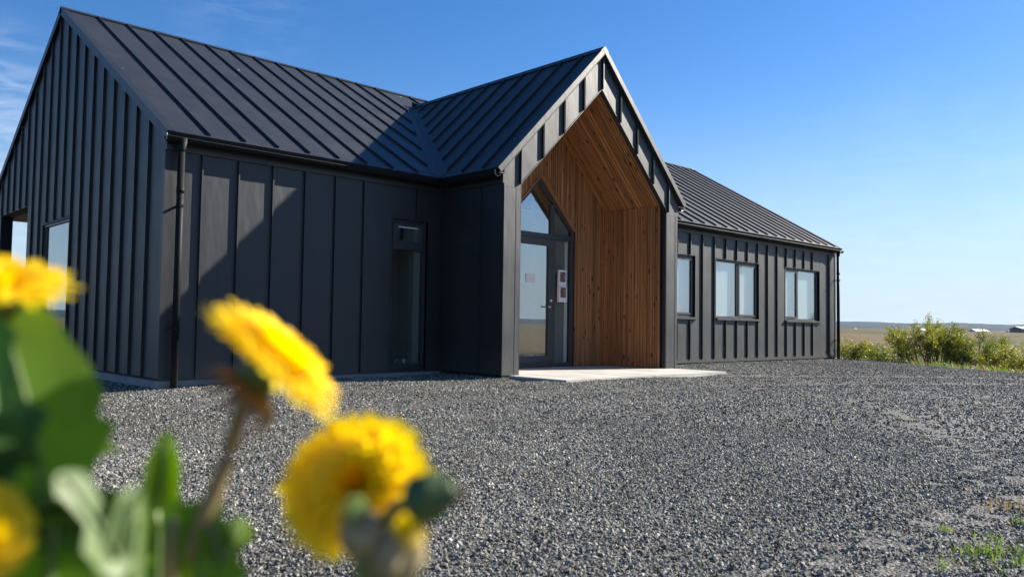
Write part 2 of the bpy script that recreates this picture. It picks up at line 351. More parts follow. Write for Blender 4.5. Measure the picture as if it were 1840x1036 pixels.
def polar_sheet(name, mat, radii, nseg, f, cx=8, cy=0):
    vs = [(cx, cy, f(cx, cy))]; fs = []
    for r in radii:
        for k in range(nseg):
            a = 2*math.pi*k/nseg; x, y = cx+r*math.cos(a), cy+r*math.sin(a); vs.append((x, y, f(x, y)))
    for k in range(nseg): fs.append((0, 1+k, 1+(k+1) % nseg))
    for i in range(len(radii)-1):
        for k in range(nseg): a = 1+i*nseg; fs.append((a+k, a+nseg+k, a+nseg+(k+1) % nseg, a+(k+1) % nseg))
    me = bpy.data.meshes.new(name); me.from_pydata(vs, [], fs); me.polygons.foreach_set('use_smooth', [True]*len(fs))
    return link(name, me, mat)
radii = [2, 4, 6, 8, 10, 12]+[13*1.045**i for i in range(0, 140)]
radii = [r for r in radii if r < 5200]
tag(polar_sheet('moor', 'moor', radii, 300, hm), kind='structure')
# wooded ridge round the horizon
def hillf(x, y):
    r = math.hypot(x-8, y); a = math.atan2(y, x-8)
    env = max(0, min(1, (r-2600)/1100))
    return 2 + env*(38+15*noise.noise(V3((math.cos(a)*3.1, math.sin(a)*3.1, 1)))+7*noise.noise(V3((math.cos(a)*19, math.sin(a)*19, 4)))+1.6*noise.noise(V3((math.cos(a)*140, math.sin(a)*140, 7))))
hr = [2600, 2800, 3000, 3200, 3400, 3600, 3750, 4000, 4600, 5600]
vs = []; fs = []; ns = 1400
for r in hr:
    for k in range(ns):
        a = 2*math.pi*k/ns; x, y = 8+r*math.cos(a), r*math.sin(a); vs.append((x, y, hillf(x, y)))
for i in range(len(hr)-1):
    for k in range(ns): fs.append((i*ns+k, (i+1)*ns+k, (i+1)*ns+(k+1) % ns, i*ns+(k+1) % ns))
me = bpy.data.meshes.new('hills'); me.from_pydata(vs, [], fs); tag(link('hills', me, 'hill'), kind='structure')
# gravel yard: fine sheet
def crest_s(x, y): return ((x-15.9)*5.9-(y+4.8)*4.6)/7.48
def in_house(x, y): return (0.02 < x < X1-.02 and .02 < y < YB-.02) or (WX0+.02 < x < WX1-.02 and WD+.02 < y <= .05)
st = .2; gx0, gx1, gy0, gy1 = -16, 26, -20, 14
idx = {}; vs = []; fs = []
nx, ny = int((gx1-gx0)/st), int((gy1-gy0)/st)
def gid(i, j):
    if (i, j) not in idx:
        x, y = gx0+i*st, gy0+j*st; idx[(i, j)] = len(vs); vs.append((x, y, h(x, y)))
    return idx[(i, j)]
for i in range(nx):
    for j in range(ny):
        x, y = gx0+(i+.5)*st, gy0+(j+.5)*st
        if crest_s(x, y) > .25+.35*noise.noise(V3((x*.8, y*.8, 2))): continue
        fs.append((gid(i, j), gid(i+1, j), gid(i+1, j+1), gid(i, j+1)))
me = bpy.data.meshes.new('gravel_yard'); me.from_pydata(vs, [], fs); me.polygons.foreach_set('use_smooth', [True]*len(fs))
tag(link('gravel_yard', me, 'gravelbed'), kind='structure')
# bank of soil and grass under the photographer
def bank(x, y):
    r = math.hypot(x-CAM.x, y-CAM.y); return h(x, y)-.03+.36*math.exp(-(r/.62)**2)
tag(polar_sheet('grass_bank', 'soil', [.08*i for i in range(1, 18)], 48, bank, CAM.x, CAM.y), kind='structure')

# ------------------------------------------------------------------ loose stones (geometry nodes: far too many to count)
def worn(x, y):
    k = max(0, min(1, (noise.noise(V3((x*.55, y*.55, 11)))+.45*noise.noise(V3((x*1.6, y*1.6, 4)))-.18)*1.8))*.3
    for (cx, cy, r0) in ((3.0, -13.5, 10.2), (3.0, -13.5, 11.8), (-1.0, -1.0, 7.6), (-1.0, -1.0, 9.2)):
        d = math.hypot(x-cx, y-cy)-r0+.25*noise.noise(V3((x*.5, y*.5, 8))); k = max(k, .36*math.exp(-(d/.2)**2))
    return k
def stones(name, zone, density, rmin, rmax, seed):
    v2, f2 = [], []; s2 = .0833; rsel = random.Random(seed)
    for i in range(int((gx1-gx0)/s2)):
        for j in range(int((gy1-gy0)/s2)):
            x, y = gx0+i*s2, gy0+j*s2; cx, cy = x+s2/2, y+s2/2
            if in_house(cx, cy) or crest_s(cx, cy) > .1 or not zone(cx, cy): continue
            if rsel.random() < worn(cx, cy): continue
            if 4.25 < cx < 8.2 and -2.5 < cy < 0: continue
            n = len(v2); v2 += [(a, b, h(a, b)) for a, b in ((x, y), (x+s2, y), (x+s2, y+s2), (x, y+s2))]; f2.append((n, n+1, n+2, n+3))
    me = bpy.data.meshes.new(name); me.from_pydata(v2, [], f2); o = link(name, me, 'stone')
    g = bpy.data.node_groups.new(name+'_scatter', 'GeometryNodeTree'); g.interface.new_socket('Geometry', in_out='INPUT', socket_type='NodeSocketGeometry'); g.interface.new_socket('Geometry', in_out='OUTPUT', socket_type='NodeSocketGeometry')
    gi = g.nodes.new('NodeGroupInput'); go = g.nodes.new('NodeGroupOutput'); l = g.links.new
    dp = N(g, 'GeometryNodeDistributePointsOnFaces'); dp.inputs['Density'].default_value = density; dp.inputs['Seed'].default_value = seed
    l(gi.outputs[0], dp.inputs['Mesh'])
    gti = N(g, 'GeometryNodeGeometryToInstance')
    for k in range(6):
        ico = N(g, 'GeometryNodeMeshIcoSphere', inp={'Radius': 1.0, 'Subdivisions': 1})
        pos = N(g, 'GeometryNodeInputPosition'); nz_ = N(g, 'ShaderNodeTexNoise', noise_dimensions='4D', inp={'W': 3.1*k+1.3*seed, 'Scale': .85, 'Detail': 1})
        l(pos.outputs[0], nz_.inputs['Vector'])
        sb = N(g, 'ShaderNodeVectorMath', operation='SUBTRACT'); sb.inputs[1].default_value = (.5, .5, .5); l(nz_.outputs['Color'], sb.inputs[0])
        sc = N(g, 'ShaderNodeVectorMath', operation='MULTIPLY'); sc.inputs[1].default_value = (2.7, 2.7, 2.2); l(sb.outputs[0], sc.inputs[0])
        sp = N(g, 'GeometryNodeSetPosition'); l(ico.outputs['Mesh'], sp.inputs['Geometry']); l(sc.outputs[0], sp.inputs['Offset'])
        tf = N(g, 'GeometryNodeTransform'); tf.inputs['Scale'].default_value = (1.25-.07*k, .85+.05*k, .62+.04*(k % 3)); l(sp.outputs[0], tf.inputs['Geometry'])
        sm = N(g, 'GeometryNodeSetMaterial'); sm.inputs['Material'].default_value = M['stone']; l(tf.outputs[0], sm.inputs['Geometry'])
        fl = N(g, 'GeometryNodeSetShadeSmooth', inp={'Shade Smooth': False}); l(sm.outputs[0], fl.inputs['Geometry']); l(fl.outputs[0], gti.inputs[0])
    ip = N(g, 'GeometryNodeInstanceOnPoints'); ip.inputs['Pick Instance'].default_value = True
    rr = N(g, 'FunctionNodeRandomValue', data_type='FLOAT_VECTOR'); rr.inputs[0].default_value = (-1.6, -1.6, 0); rr.inputs[1].default_value = (1.6, 1.6, 6.28)
    rs = N(g, 'FunctionNodeRandomValue', data_type='FLOAT'); rs.inputs[2].default_value = 0; rs.inputs[3].default_value = 1
    pw = N(g, 'ShaderNodeMath', operation='POWER'); pw.inputs[1].default_value = 1.7; l(rs.outputs[1], pw.inputs[0])
    ma = N(g, 'ShaderNodeMath', operation='MULTIPLY_ADD'); ma.inputs[1].default_value = rmax-rmin; ma.inputs[2].default_value = rmin; l(pw.outputs[0], ma.inputs[0])
    l(dp.outputs['Points'], ip.inputs['Points']); l(gti.outputs[0], ip.inputs['Instance']); l(rr.outputs[0], ip.inputs['Rotation']); l(ma.outputs[0], ip.inputs['Scale'])
    l(ip.outputs[0], go.inputs[0])
    md = o.modifiers.new('scatter', 'NODES'); md.node_group = g
    return tag(o, None, None, None, 'stuff')
def cdist(x, y): return math.hypot(x-CAM.x, y-CAM.y)
def inview(x, y, pad):
    dx, dy = x-CAM.x, y-CAM.y; f_ = dx*math.sin(YAW)+dy*math.cos(YAW); s_ = dx*math.cos(YAW)-dy*math.sin(YAW)
    return f_ > 0.4 and abs(s_) < f_*.66+pad
g1 = stones('gravel', lambda x, y: cdist(x, y) < 6.5 and inview(x, y, 1.2), 4600, .0045, .0100, 1)
g3 = stones('gravel', lambda x, y: cdist(x, y) < 5.5 and inview(x, y, .6), 6000, .002, .005, 3)
tag(g3, 'fine grey stone chips and grit between the near gravel', 'gravel')
tag(g1, 'grey crushed stone gravel spread over the near yard', 'gravel')
g2 = stones('gravel', lambda x, y: 6.5 <= cdist(x, y) < 25 and inview(x, y, 1.5), 1000, .0065, .0145, 2)
tag(g2, 'grey crushed stone gravel spread before the porch and windows', 'gravel')

# ------------------------------------------------------------------ house: walls
def frame_front(y): return (V3((0, y, 0)), V3((1, 0, 0)), V3((0, 0, 1)), V3((0, -1, 0)))
FR = frame_front(0)
def rect(a, b, c, d): return [(a, c), (b, c), (b, d), (a, d)]
def wall_boxes(m, u0, u1, v0, v1, holes, mk):
    """tile a rectangle with boxes leaving the holes open"""
    cu = sorted({u0, u1, *[c for hh in holes for c in hh[:2]]})
    for a, b in zip(cu, cu[1:]):
        hs_ = sorted([(hh[2], hh[3]) for hh in holes if hh[0] <= a+1e-6 and hh[1] >= b-1e-6]); z = v0
        for p, q in hs_:
            if p > z+1e-6: mk(a, b, z, p)
            z = q
        if z < v1-1e-6: mk(a, b, z, v1)
    return m
NW = (3.223, 3.879, .045, 2.237)                      # narrow window
RWs = [(10.10, 10.998, .945, 2.24), (11.80, 13.64, .945, 2.24), (14.90, 16.75, .945, 2.24)]
m = MB(); wall_boxes(m, .012, WX0+.35, -.25, HW+.14, [NW], lambda a, b, c, d: m.box(a, b, .010, .20, c, d))
front = m.build('front_wall', 'dark', house)
m = MB(); wall_boxes(m, WX1-.35, X1-.012, -.25, HW+.14, RWs, lambda a, b, c, d: m.box(a, b, .010, .20, c, d))
front_r = m.build('front_wall', 'dark', house)
seamsL = [.422+.461*k for k in range(9)]; seamsR = [10.791-.461*6+.461*k for k in range(22)]
ZB = .035
# left run of the front wall
panels(front, FR, rect(0, NW[0]-.012, ZB, HW), seamsL)
panels(front, FR, rect(NW[0]-.012, NW[1]+.012, NW[3]+.02, HW), [3.649])
panels(front, FR, rect(NW[1]+.012, WX0, ZB, HW), [])
# right run, panels broken by the windows
prev = WX1
for wd in RWs:
    panels(front_r, FR, rect(prev, wd[0]-.01, ZB+.03, HW), seamsR)
    panels(front_r, FR, rect(wd[0]-.01, wd[1]+.01, wd[3]+.02, HW), seamsR)
    panels(front_r, FR, rect(wd[0]-.01, wd[1]+.01, ZB+.03, wd[2]-.05), seamsR)
    prev = wd[1]+.01
panels(front_r, FR, rect(prev, X1, ZB+.03, HW), seamsR)
# frieze boards and base flashing
MB().box(-.004, WX0-.001, -.024, .0, HW, HW+.135).build('frieze_board', 'trim', front)
MB().box(WX1+.001, X1+.004, -.024, .0, HW, HW+.135).build('frieze_board', 'trim', front_r)
MB().box(WX1+.001, X1, -.014, .0, -.01, ZB+.028).build('base_flashing', 'trim', front_r)
MB().box(.0, WX0-.001, -.010, .006, ZB-.025, ZB-.001).build('base_flashing', 'trim', front)
# plinth
m = MB(); m.box(-.03, WX0, -.035, .008, -.3, ZB-.028); m.box(-.03, .008, .009, YB, -.3, ZB-.028); m.box(.02, X1-.02, .012, .2, -.3, ZB-.03); m.build('plinth', 'plinth', house)

# gable wall on the left (faces -X)
FG = (V3((0, 0, 0)), V3((0, 1, 0)), V3((0, 0, 1)), V3((-1, 0, 0)))
def zroof(y): return HE+TAN*(OV+y if y <= YC else OV+2*YC-y)
GW = (3.79, 5.30, .50, 2.245)                         # gable window
TO = (6.33, 8.35, .0, 2.655)                          # terrace opening
m = MB()
def gbox(a, b, c, d): m.box(.010, .2, a, b, c, d)
wall_boxes(m, .012, YB-.012, -.25, 2.7, [GW, (TO[0], TO[1], -.25, TO[3])], gbox)
m.prism((V3((0, 0, 0)), V3((0, 1, 0)), V3((0, 0, 1)), V3((1, 0, 0))), [(.012, 2.7), (YB-.012, 2.7), (YC, zroof(YC)-.14)], .010, .2)
gable = m.build('gable_wall', 'dark', house)
gs = [.508-.461+.455*k*1.0 for k in range(1, 20)]
def gtop(a, b): return [(a, zroof(a)-.10), (b, zroof(b)-.10)]
def gpoly(a, b, z0):
    pts = [(a, z0), (b, z0), (b, zroof(b)-.10)]
    if a < YC < b: pts.append((YC, zroof(YC)-.10))
    return pts+[(a, zroof(a)-.10)]
panels(gable, FG, gpoly(0, GW[0], ZB), gs)
panels(gable, FG, gpoly(GW[0], GW[1], GW[3]+.03), gs); panels(gable, FG, rect(GW[0], GW[1], ZB, GW[2]-.05), gs)
panels(gable, FG, gpoly(GW[1], TO[0], ZB), gs)
panels(gable, FG, gpoly(TO[0], TO[1], TO[3]+.01), gs)
panels(gable, FG, gpoly(TO[1], YB, ZB), gs)
# corner trims
MB().box(-.012, .0, -.004, .075, ZB, HW).build('corner_trim', 'trim', gable)
MB().box(X1-.05, X1+.012, -.012, .0, ZB, HW).build('corner_trim', 'trim', front_r)
# far and rear walls
m = MB(); m.box(X1-.2, X1-.001, .21, YB-.2, -.25, 2.7); m.prism((V3((X1, 0, 0)), V3((0, 1, 0)), V3((0, 0, 1)), V3((-1, 0, 0))), [(.012, 2.7), (YB-.012, 2.7), (YC, zroof(YC)-.14)], .001, .2)
m.build('far_gable_wall', 'metal', house)
MB().box(2.8, X1-.012, YB-.2, YB-.012, -.25, 2.85).build('rear_wall', 'metal', house)
# terrace recess in the rear corner
m = MB(); m.box(.2, 2.8, TO[0]-.1, TO[0]-.001, -.1, 2.66); m.box(2.7, 2.8, TO[0], YB-.012, -.1, 2.66); m.build('terrace_wall', 'metal', house)
MB().box(.201, 2.699, TO[0]+.001, YB-.03, 2.66, 2.70).build('terrace_ceiling', 'wood', house)
MB().box(.0, 2.7, TO[0], YB, -.12, -.02).build('terrace_floor', 'paver', house)

# wing side walls and front
FWL = (V3((WX0, 0, 0)), V3((0, 1, 0)), V3((0, 0, 1)), V3((-1, 0, 0)))
FWR = (V3((WX1, 0, 0)), V3((0, 1, 0)), V3((0, 0, 1)), V3((1, 0, 0)))
FWF = frame_front(WD)
m = MB(); m.box(WX0+.008, WX0+.30, WD+.12, .008, -.25, HW+.1); wl = m.build('porch_side_wall', 'dark', house)
panels(wl, FWL, rect(WD, 0, ZB-.01, HW), [-.46, -.92])
MB().box(WX0-.024, WX0, WD, -.026, HW, HW+.135).build('frieze_board', 'trim', wl)
m = MB(); m.box(WX1-.30, WX1-.008, WD+.12, .008, -.25, HW+.1); wr = m.build('porch_side_wall', 'dark', house)
panels(wr, FWR, rect(WD, 0, ZB-.01, HW), [-.46, -.92])
MB().box(WX1, WX1+.024, WD, -.026, HW, HW+.135).build('frieze_board', 'trim', wr)
IL, IR = 4.465, 8.015                                 # opening edges in the front face
OA, OT = 4.505, .989                                 # opening apex and slope
HF = 2.667
def zo(x): return OA-abs(x-XC)*OT
def zw(x): return HE+(x-WE) if x <= XC else HE+(2*XC-WE-x)
# chevron front
m = MB()
for a, b in ((WX0+.012, IL), (IL, XC), (XC, IR), (IR, WX1-.012)):
    lowa = zo(a) if IL-.001 <= a <= IR+.001 else None; lowb = zo(b) if IL-.001 <= b <= IR+.001 else None
    if lowa is None or lowb is None: lowa = lowb = -.1
    m.prism(FWF, [(a, lowa), (b, lowb), (b, zw(b)-.16), (a, zw(a)-.16)], -.075, -.008)
pf = m.build('porch_front', 'dark', house)
fs_ = [4.449+.4495*k for k in range(9)]
top = .075
panels(pf, FWF, [(WX0, HF), (IL, HF), (IL, zw(IL)-top), (WX0, zw(WX0)-top)], [4.449], 'gable_panel')
def chev(a, b): return [(a, zo(a)), (b, zo(b)), (b, zw(b)-top), (a, zw(a)-top)]
panels(pf, FWF, chev(IL, XC), fs_, 'gable_panel')
panels(pf, FWF, chev(XC, IR), fs_, 'gable_panel')
panels(pf, FWF, [(IR, HF), (WX1, HF), (WX1, zw(WX1)-top), (IR, zw(IR)-top)], [8.045], 'gable_panel')
for k in fs_:
    MB().prism(FWF, [(k-.006, max(HF, zo(k))+.0), (k+.013, max(HF, zo(k))+.0), (k+.013, zw(k)-top), (k-.006, zw(k)-top)], -.003, RIB).build('standing_seam', 'metal', pf)
# legs
for a, b, c in ((WX0, IL, 4.375), (IR, WX1, 8.265)):
    panels(pf, FWF, rect(a, b, .012, HF-.003), [c], 'leg_panel', gap=.006, rib_h=.004)
# jamb returns and opening edge trim
MB().box(IR-.012, IR-.001, WD+.001, WD+.085, .012, zo(IR)).build('jamb_trim', 'trim', pf)
MB().box(IL+.001, IL+.012, WD+.001, WD+.085, .012, zo(IL)).build('jamb_trim', 'trim', pf)
for sg in (1, -1):
    Vd = V3((sg, 0, -OT)).normalized(); Nd = V3((sg*OT, 0, 1)).normalized()
    fr = (V3((XC, WD, OA)), V3((0, 1, 0)), Vd, Nd)
    MB().prism(fr, [(-.006, .0), (.07, .0), (.07, 2.49), (-.006, 2.49)], -.012, -.001).build('soffit_edge_trim', 'trim', pf)

# ------------------------------------------------------------------ porch lining, board by board
YG = -.06                                             # plane of the glazing and back wall
XI_L, XI_R = XC-1.69, XC+1.69
HS = zo(XI_R)
lin = MB().box(XI_R+.03, XI_R+.05, WD+.09, YG, .0, HS+.02).build('porch_lining', 'dark', house)
m = MB(); m.box(XI_L-.05, XI_L-.03, WD+.09, YG, .0, HS+.02)
m2 = lin.data
lin2 = m.build('porch_lining', 'dark', house)
def board(parent, fr, poly, proud, th=.02, cut=.0062):
    us = [p[0] for p in poly]; pl = clip_u(poly, min(us)+cut, max(us)-cut)
    mm = MB(); mm.prism(fr, pl, -th, proud)
    o = fr[0]+fr[1]*sum(us)/len(us)
    # rotate local axes so that the grain (local Z) runs along the board
    Rm = Matrix((fr[1], -fr[3] if True else fr[3], fr[2])).transposed().to_4x4()
    inv = (Matrix.Translation(o) @ Rm).inverted(); mm.v = [tuple(inv @ V3(v)) for v in mm.v]
    ob = mm.build('wood_board', 'wood', parent); ob.matrix_local = Matrix.Translation(o) @ Rm
    return ob
def widths(a, b):
    res = []; x = a
    while x < b-.02:
        w = random.choice((.092, .062, .046, .046, .046)); y = min(b, x+w)
        if b-y < .03: y = b
        res.append((x, y)); x = y
    return res
ys = widths(WD+.085, YG)
FRr = (V3((XI_R, 0, 0)), V3((0, 1, 0)), V3((0, 0, 1)), V3((-1, 0, 0)))
FRl = (V3((XI_L, 0, 0)), V3((0, 1, 0)), V3((0, 0, 1)), V3((1, 0, 0)))
ceil_r = MB().prism((V3((XC, 0, OA+.03)), V3((0, 1, 0)), V3((1, 0, -OT)).normalized(), V3((OT, 0, 1)).normalized()), rect(WD+.09, YG+.1, 0, 2.42), .0, .02).build('porch_ceiling', 'dark', house)
ceil_l = MB().prism((V3((XC, 0, OA+.03)), V3((0, 1, 0)), V3((-1, 0, -OT)).normalized(), V3((-OT, 0, 1)).normalized()), rect(WD+.09, YG+.1, 0, 2.42), .0, .02).build('porch_ceiling', 'dark', house)
SL = 1.69*math.sqrt(1+OT*OT)
for a, b in ys:
    pr = random.choice((0, .0, .004, .009))
    board(lin, FRr, rect(a, b, .02, HS-.004), pr); board(lin2, FRl, rect(a, b, .02, HS-.004), pr)
    pr = random.choice((0, .0, .004, .009))
    for sg, pa in ((1, ceil_r), (-1, ceil_l)):
        Vd = V3((sg, 0, -OT)).normalized(); Nd = V3((-sg*OT, 0, -1)).normalized()
        board(pa, (V3((XC, 0, OA)), V3((0, 1, 0)), Vd, Nd), rect(a, b, .015, SL-.004), pr)
# back wall boards around the house-shaped glazing
GH, GS = .885, 2.394                                  # glazing half width, spring height
bw = MB()
for sg in (1, -1):
    p = [(XC, GS+GH), (XC+sg*GH, GS), (XC+sg*GH, 0), (XC+sg*1.74, 0), (XC+sg*1.74, zo(XC+1.74)), (XC, OA+.02)]
    bw.prism(frame_front(YG), p if sg > 0 else p[::-1], -.06, -.022)
bw = bw.build('porch_back_wall', 'dark', house)
def zg(x): d = abs(x-XC); return GS+GH-d if d < GH else .02
for sg in (1, -1):
    for a, b in widths(0, 1.69-.004):
        xa, xb = XC+sg*a, XC+sg*b
        if a < GH < b:
            if GH-a > .02: board(bw, frame_front(YG), [(XC+sg*a, GS+GH-a), (XC+sg*GH, GS), (XC+sg*GH, zo(XC+GH)), (XC+sg*a, zo(XC+a))][::sg], 0)
            if b-GH > .02: board(bw, frame_front(YG), [(XC+sg*GH, .02), (XC+sg*b, .02), (XC+sg*b, zo(XC+b)), (XC+sg*GH, zo(XC+GH))][::sg], 0)
        elif b <= GH: board(bw, frame_front(YG), [(xa, GS+GH-a), (xb, GS+GH-b), (xb, zo(XC+b)), (xa, zo(XC+a))][::sg], random.choice((0, .004, .007)))
        else: board(bw, frame_front(YG), [(xa, .02), (xb, .02), (xb, zo(XC+b)), (xa, zo(XC+a))][::sg], random.choice((0, .004, .007)))
# wood trim round the glazing
for sg in (1, -1):
    Vd = V3((sg, 0, -1)).normalized(); Nd = V3((sg, 0, 1)).normalized()
    MB().prism((V3((XC, YG, GS+GH)), V3((0, 1, 0)), Vd, Nd), rect(-.028, .03, .0, GH*1.414), -.004, .018).build('glazing_trim', 'wood', bw)

# ------------------------------------------------------------------ glazing and door in the porch
FGz = frame_front(YG+.03)
gz = MB(); fw_ = .075
xl, xr = XC-GH+.004, XC+GH-.004
gz.prism(FGz, rect(xl, xl+fw_, .03, GS-.003), -.06, .0); gz.prism(FGz, rect(xr-fw_, xr, .03, GS-.003), -.06, .0)
for sg in (1, -1):
    p = [(XC, GS+GH-.006), (XC, GS+GH-.006-fw_*1.41), (XC+sg*(GH-.004-fw_), GS-.0), (XC+sg*(GH-.004), GS-.002)]
    gz.prism(FGz, p, -.06, .001)
gz.prism(FGz, rect(xl+fw_, xr-fw_, 2.215, 2.30), -.06, .002)          # transom
gz.prism(FGz, rect(6.53, 6.615, 2.30, 2.82), -.06, .0015)             # mullion of the top light
gz.prism(FGz, rect(6.60, 6.65, .03, 2.215), -.06, .0018)              # mullion beside the door
gz.prism(FGz, rect(xl+fw_, xr-fw_, .018, .075), -.07, .004)           # threshold
gz = gz.build('glazed_entrance', 'frame', house)
def pane(parent, fr, poly, n=-.03, name='pane', mat='glass'):
    return MB().prism(fr, poly, n-.004, n).build(name, mat, parent)
pane(gz, FGz, [(xl+fw_, 2.30), (6.53, 2.30), (6.53, GS+GH-.11-(6.53-XC)), (XC, GS+GH-.11), (xl+fw_, GS-.02)])
pane(gz, FGz, [(6.615, 2.30), (xr-fw_, 2.30), (xr-fw_, GS-.02), (6.615, GS+GH-.11-(6.615-XC))], mat='clearglass')
pane(gz, FGz, rect(6.65, xr-fw_, .075, 2.215), mat='clearglass')
MB().prism(FGz, rect(6.63, xr-.02, .06, 2.25), -.075, -.071).build('privacy_panel', 'privacy', gz)
MB().prism(FGz, [(6.60, 2.27), (xr-.02, 2.27), (xr-.02, GS-.02), (6.60, GS+GH-.11-(6.60-XC))], -.075, -.071).build('privacy_panel', 'privacy', gz)
MB().prism(FGz, rect(xr-fw_-.09, xr-fw_-.02, .09, 2.2), -.070, -.060).build('inner_stile', 'plaster', gz)
# door leaf
dr = MB(); dl, drr = xl+fw_+.006, 6.594
dr.prism(FGz, rect(dl, dl+.11, .082, 2.208), -.05, .012); dr.prism(FGz, rect(drr-.125, drr, .082, 2.208), -.05, .012)
dr.prism(FGz, rect(dl+.11, drr-.125, 2.09, 2.208), -.05, .0115); dr.prism(FGz, rect(dl+.11, drr-.125, .082, .205), -.05, .0115)
door = dr.build('door', 'frame', house)
pane(door, FGz, rect(dl+.11, drr-.125, .205, 2.09), -.015)
hx = drr-.062; yb = YG+.03-.012
m = MB(); m.tube([(hx, yb, 1.045), (hx, yb-.06, 1.045)], .011, 10); m.tube([(hx+.008, yb-.055, 1.045), (hx-.125, yb-.055, 1.045)], .011, 10); m.tube([(hx, yb, 1.045), (hx, yb-.008, 1.045)], .026, 16)
m.build('handle', 'steel', door, True)
m = MB(); m.tube([(hx, yb, 1.15), (hx, yb-.012, 1.15)], .024, 16); m.tube([(hx, yb-.012, 1.15), (hx, yb-.018, 1.15)], .010, 12); m.build('lock', 'steel', door)
# paper notice taped inside the door glass, with printed lines
def mat_notice():
    m, t, b = newmat('printed_notice'); l = t.links.new; co = obj_co(t); sp = N(t, 'ShaderNodeSeparateXYZ'); l(co, sp.inputs[0])
    w = N(t, 'ShaderNodeTexWave', bands_direction='Z', inp={'Scale': 22, 'Distortion': 0}); l(co, w.inputs['Vector'])
    n = noise_n(t, mapping(t, co, (140, 1, 20)), 1, 2); gt = N(t, 'ShaderNodeMath', operation='MULTIPLY'); l(w.outputs['Fac'], gt.inputs[0]); l(n.outputs['Fac'], gt.inputs[1])
    r = ramp(t, [(.42, (.78, .80, .80)), (.5, (.55, .57, .58))]); l(gt.outputs[0], r.inputs[0]); l(r.outputs[0], b.inputs['Base Color']); b.inputs['Roughness'].default_value = .7; return m
M['notice'] = mat_notice()
nb = MB().box(-.105, .105, -.001, .0, -.075, .075).build('paper_notice', 'notice'); nb.location = (6.055, YG+.03+.008, 1.52)
tag(nb, 'small white paper notice stuck on the entrance door glass', 'notice')
# white leaflet holder on the side light with two photo leaflets
hd = tag(empty('leaflet_holder', (6.79, YG+.02, 1.13)), 'white wall box holding two photo leaflets beside the entrance door', 'leaflet holder')
m = MB(); m.box(-.10, .10, -.05, .0, .0, .27); m.box(-.095, .095, -.035, .0, .275, .56); m.build('box', 'holder', hd)
def mat_photo(seed):
    m, t, b = newmat('leaflet_photo'); l = t.links.new; co = obj_co(t); n = noise_n(t, co, 26+seed, 3, .6); v = N(t, 'ShaderNodeTexVoronoi', inp={'Scale': 30}); l(co, v.inputs['Vector'])
    r = ramp(t, [(.35, (.02, .022, .025)), (.5, (.10, .09, .08)), (.6, (.30, .16, .13)), (.7, (.42, .42, .40))]); l(n.outputs['Fac'], r.inputs[0]); l(r.outputs[0], b.inputs['Base Color']); b.inputs['Roughness'].default_value = .35; return m
for k, (z, yy) in enumerate(((.08, -.0515), (.35, -.0365))):
    m = MB().box(-.068, .068, yy-.003, yy, z, z+.175).build('leaflet', mat_photo(k), hd)
m = MB()
for x in (-.035, .03): m.tube([(x, -.02, 0), (x, -.02, -.02)], .017, 10)
m.build('dispenser_knob', 'gutter', hd)

# ------------------------------------------------------------------ windows
def window(fr, r, lights, label_open=None, depth=.045, sill=True, blind=False, fwid=.042, gl='glass'):
    """lights: list of (u0,u1,v0,v1,opening) inside r"""
    u0, u1, v0, v1 = r; w = MB()
    w.prism(fr, rect(u0+.002, u0+fwid, v0, v1), -depth-.07, -depth); w.prism(fr, rect(u1-fwid, u1-.002, v0, v1), -depth-.07, -depth)
    w.prism(fr, rect(u0+fwid, u1-fwid, v0, v0+fwid), -depth-.07, -depth-.001); w.prism(fr, rect(u0+fwid, u1-fwid, v1-fwid, v1), -depth-.07, -depth-.001)
    win = w.build('window', 'frame', house)
    rv = MB()
    for pl in (rect(u0-.012, u0+.0, v0-.0, v1+.015), rect(u1, u1+.012, v0, v1+.015), rect(u0, u1, v1, v1+.0149)):
        rv.prism(fr, pl, -depth-.06, .006)
    rv.build('reveal_trim', 'trim', win)
    for a, b, c, d, op in lights:
        if op:
            s = MB(); q = .045
            s.prism(fr, rect(a, a+q, c, d), -depth-.05, -depth+.012); s.prism(fr, rect(b-q, b, c, d), -depth-.05, -depth+.012)
            s.prism(fr, rect(a+q, b-q, c, c+q), -depth-.05, -depth+.0115); s.prism(fr, rect(a+q, b-q, d-q, d), -depth-.05, -depth+.0115)
            s.build('sash', 'frame', win); pane(win, fr, rect(a+q, b-q, c+q, d-q), -depth-.012)
            MB().prism(fr, rect(a+.1, b-.1, d-q-.018, d-q-.001), -depth-.01, -depth+.004).build('vent', 'holder', win)
        else: pane(win, fr, rect(a, b, c, d), -depth-.025, mat=gl)
    if sill:
        MB().prism(fr, rect(u0-.015, u1+.05, v0-.045, v0-.001), -depth-.02, .055).build('sill', 'trim', win)
    if blind:
        MB().prism(fr, rect(u0+fwid, u1-fwid, v0+.02, v1-.02), -.135, -.13).build('blind', 'blind', win)
    return win
a, b, c, d = NW
wn = window(FR, NW, [(a+.05, b-.05, 1.885, d-.05, 1), (a+.05, b-.05, c+.09, 1.80, 0)], sill=False, gl='clearglass')
MB().prism(FR, rect(3.715, 3.835, c+.05, 2.2), -.24, -.125).build('inner_reveal', 'privacy', wn)
m = MB(); m.prism(FR, rect(a+.05, b-.05, 1.80, 1.884), -.115, -.044); m.prism(FR, rect(a+.05, b-.05, c+.05, c+.09), -.115, -.047); m.build('crossbar', 'frame', wn)
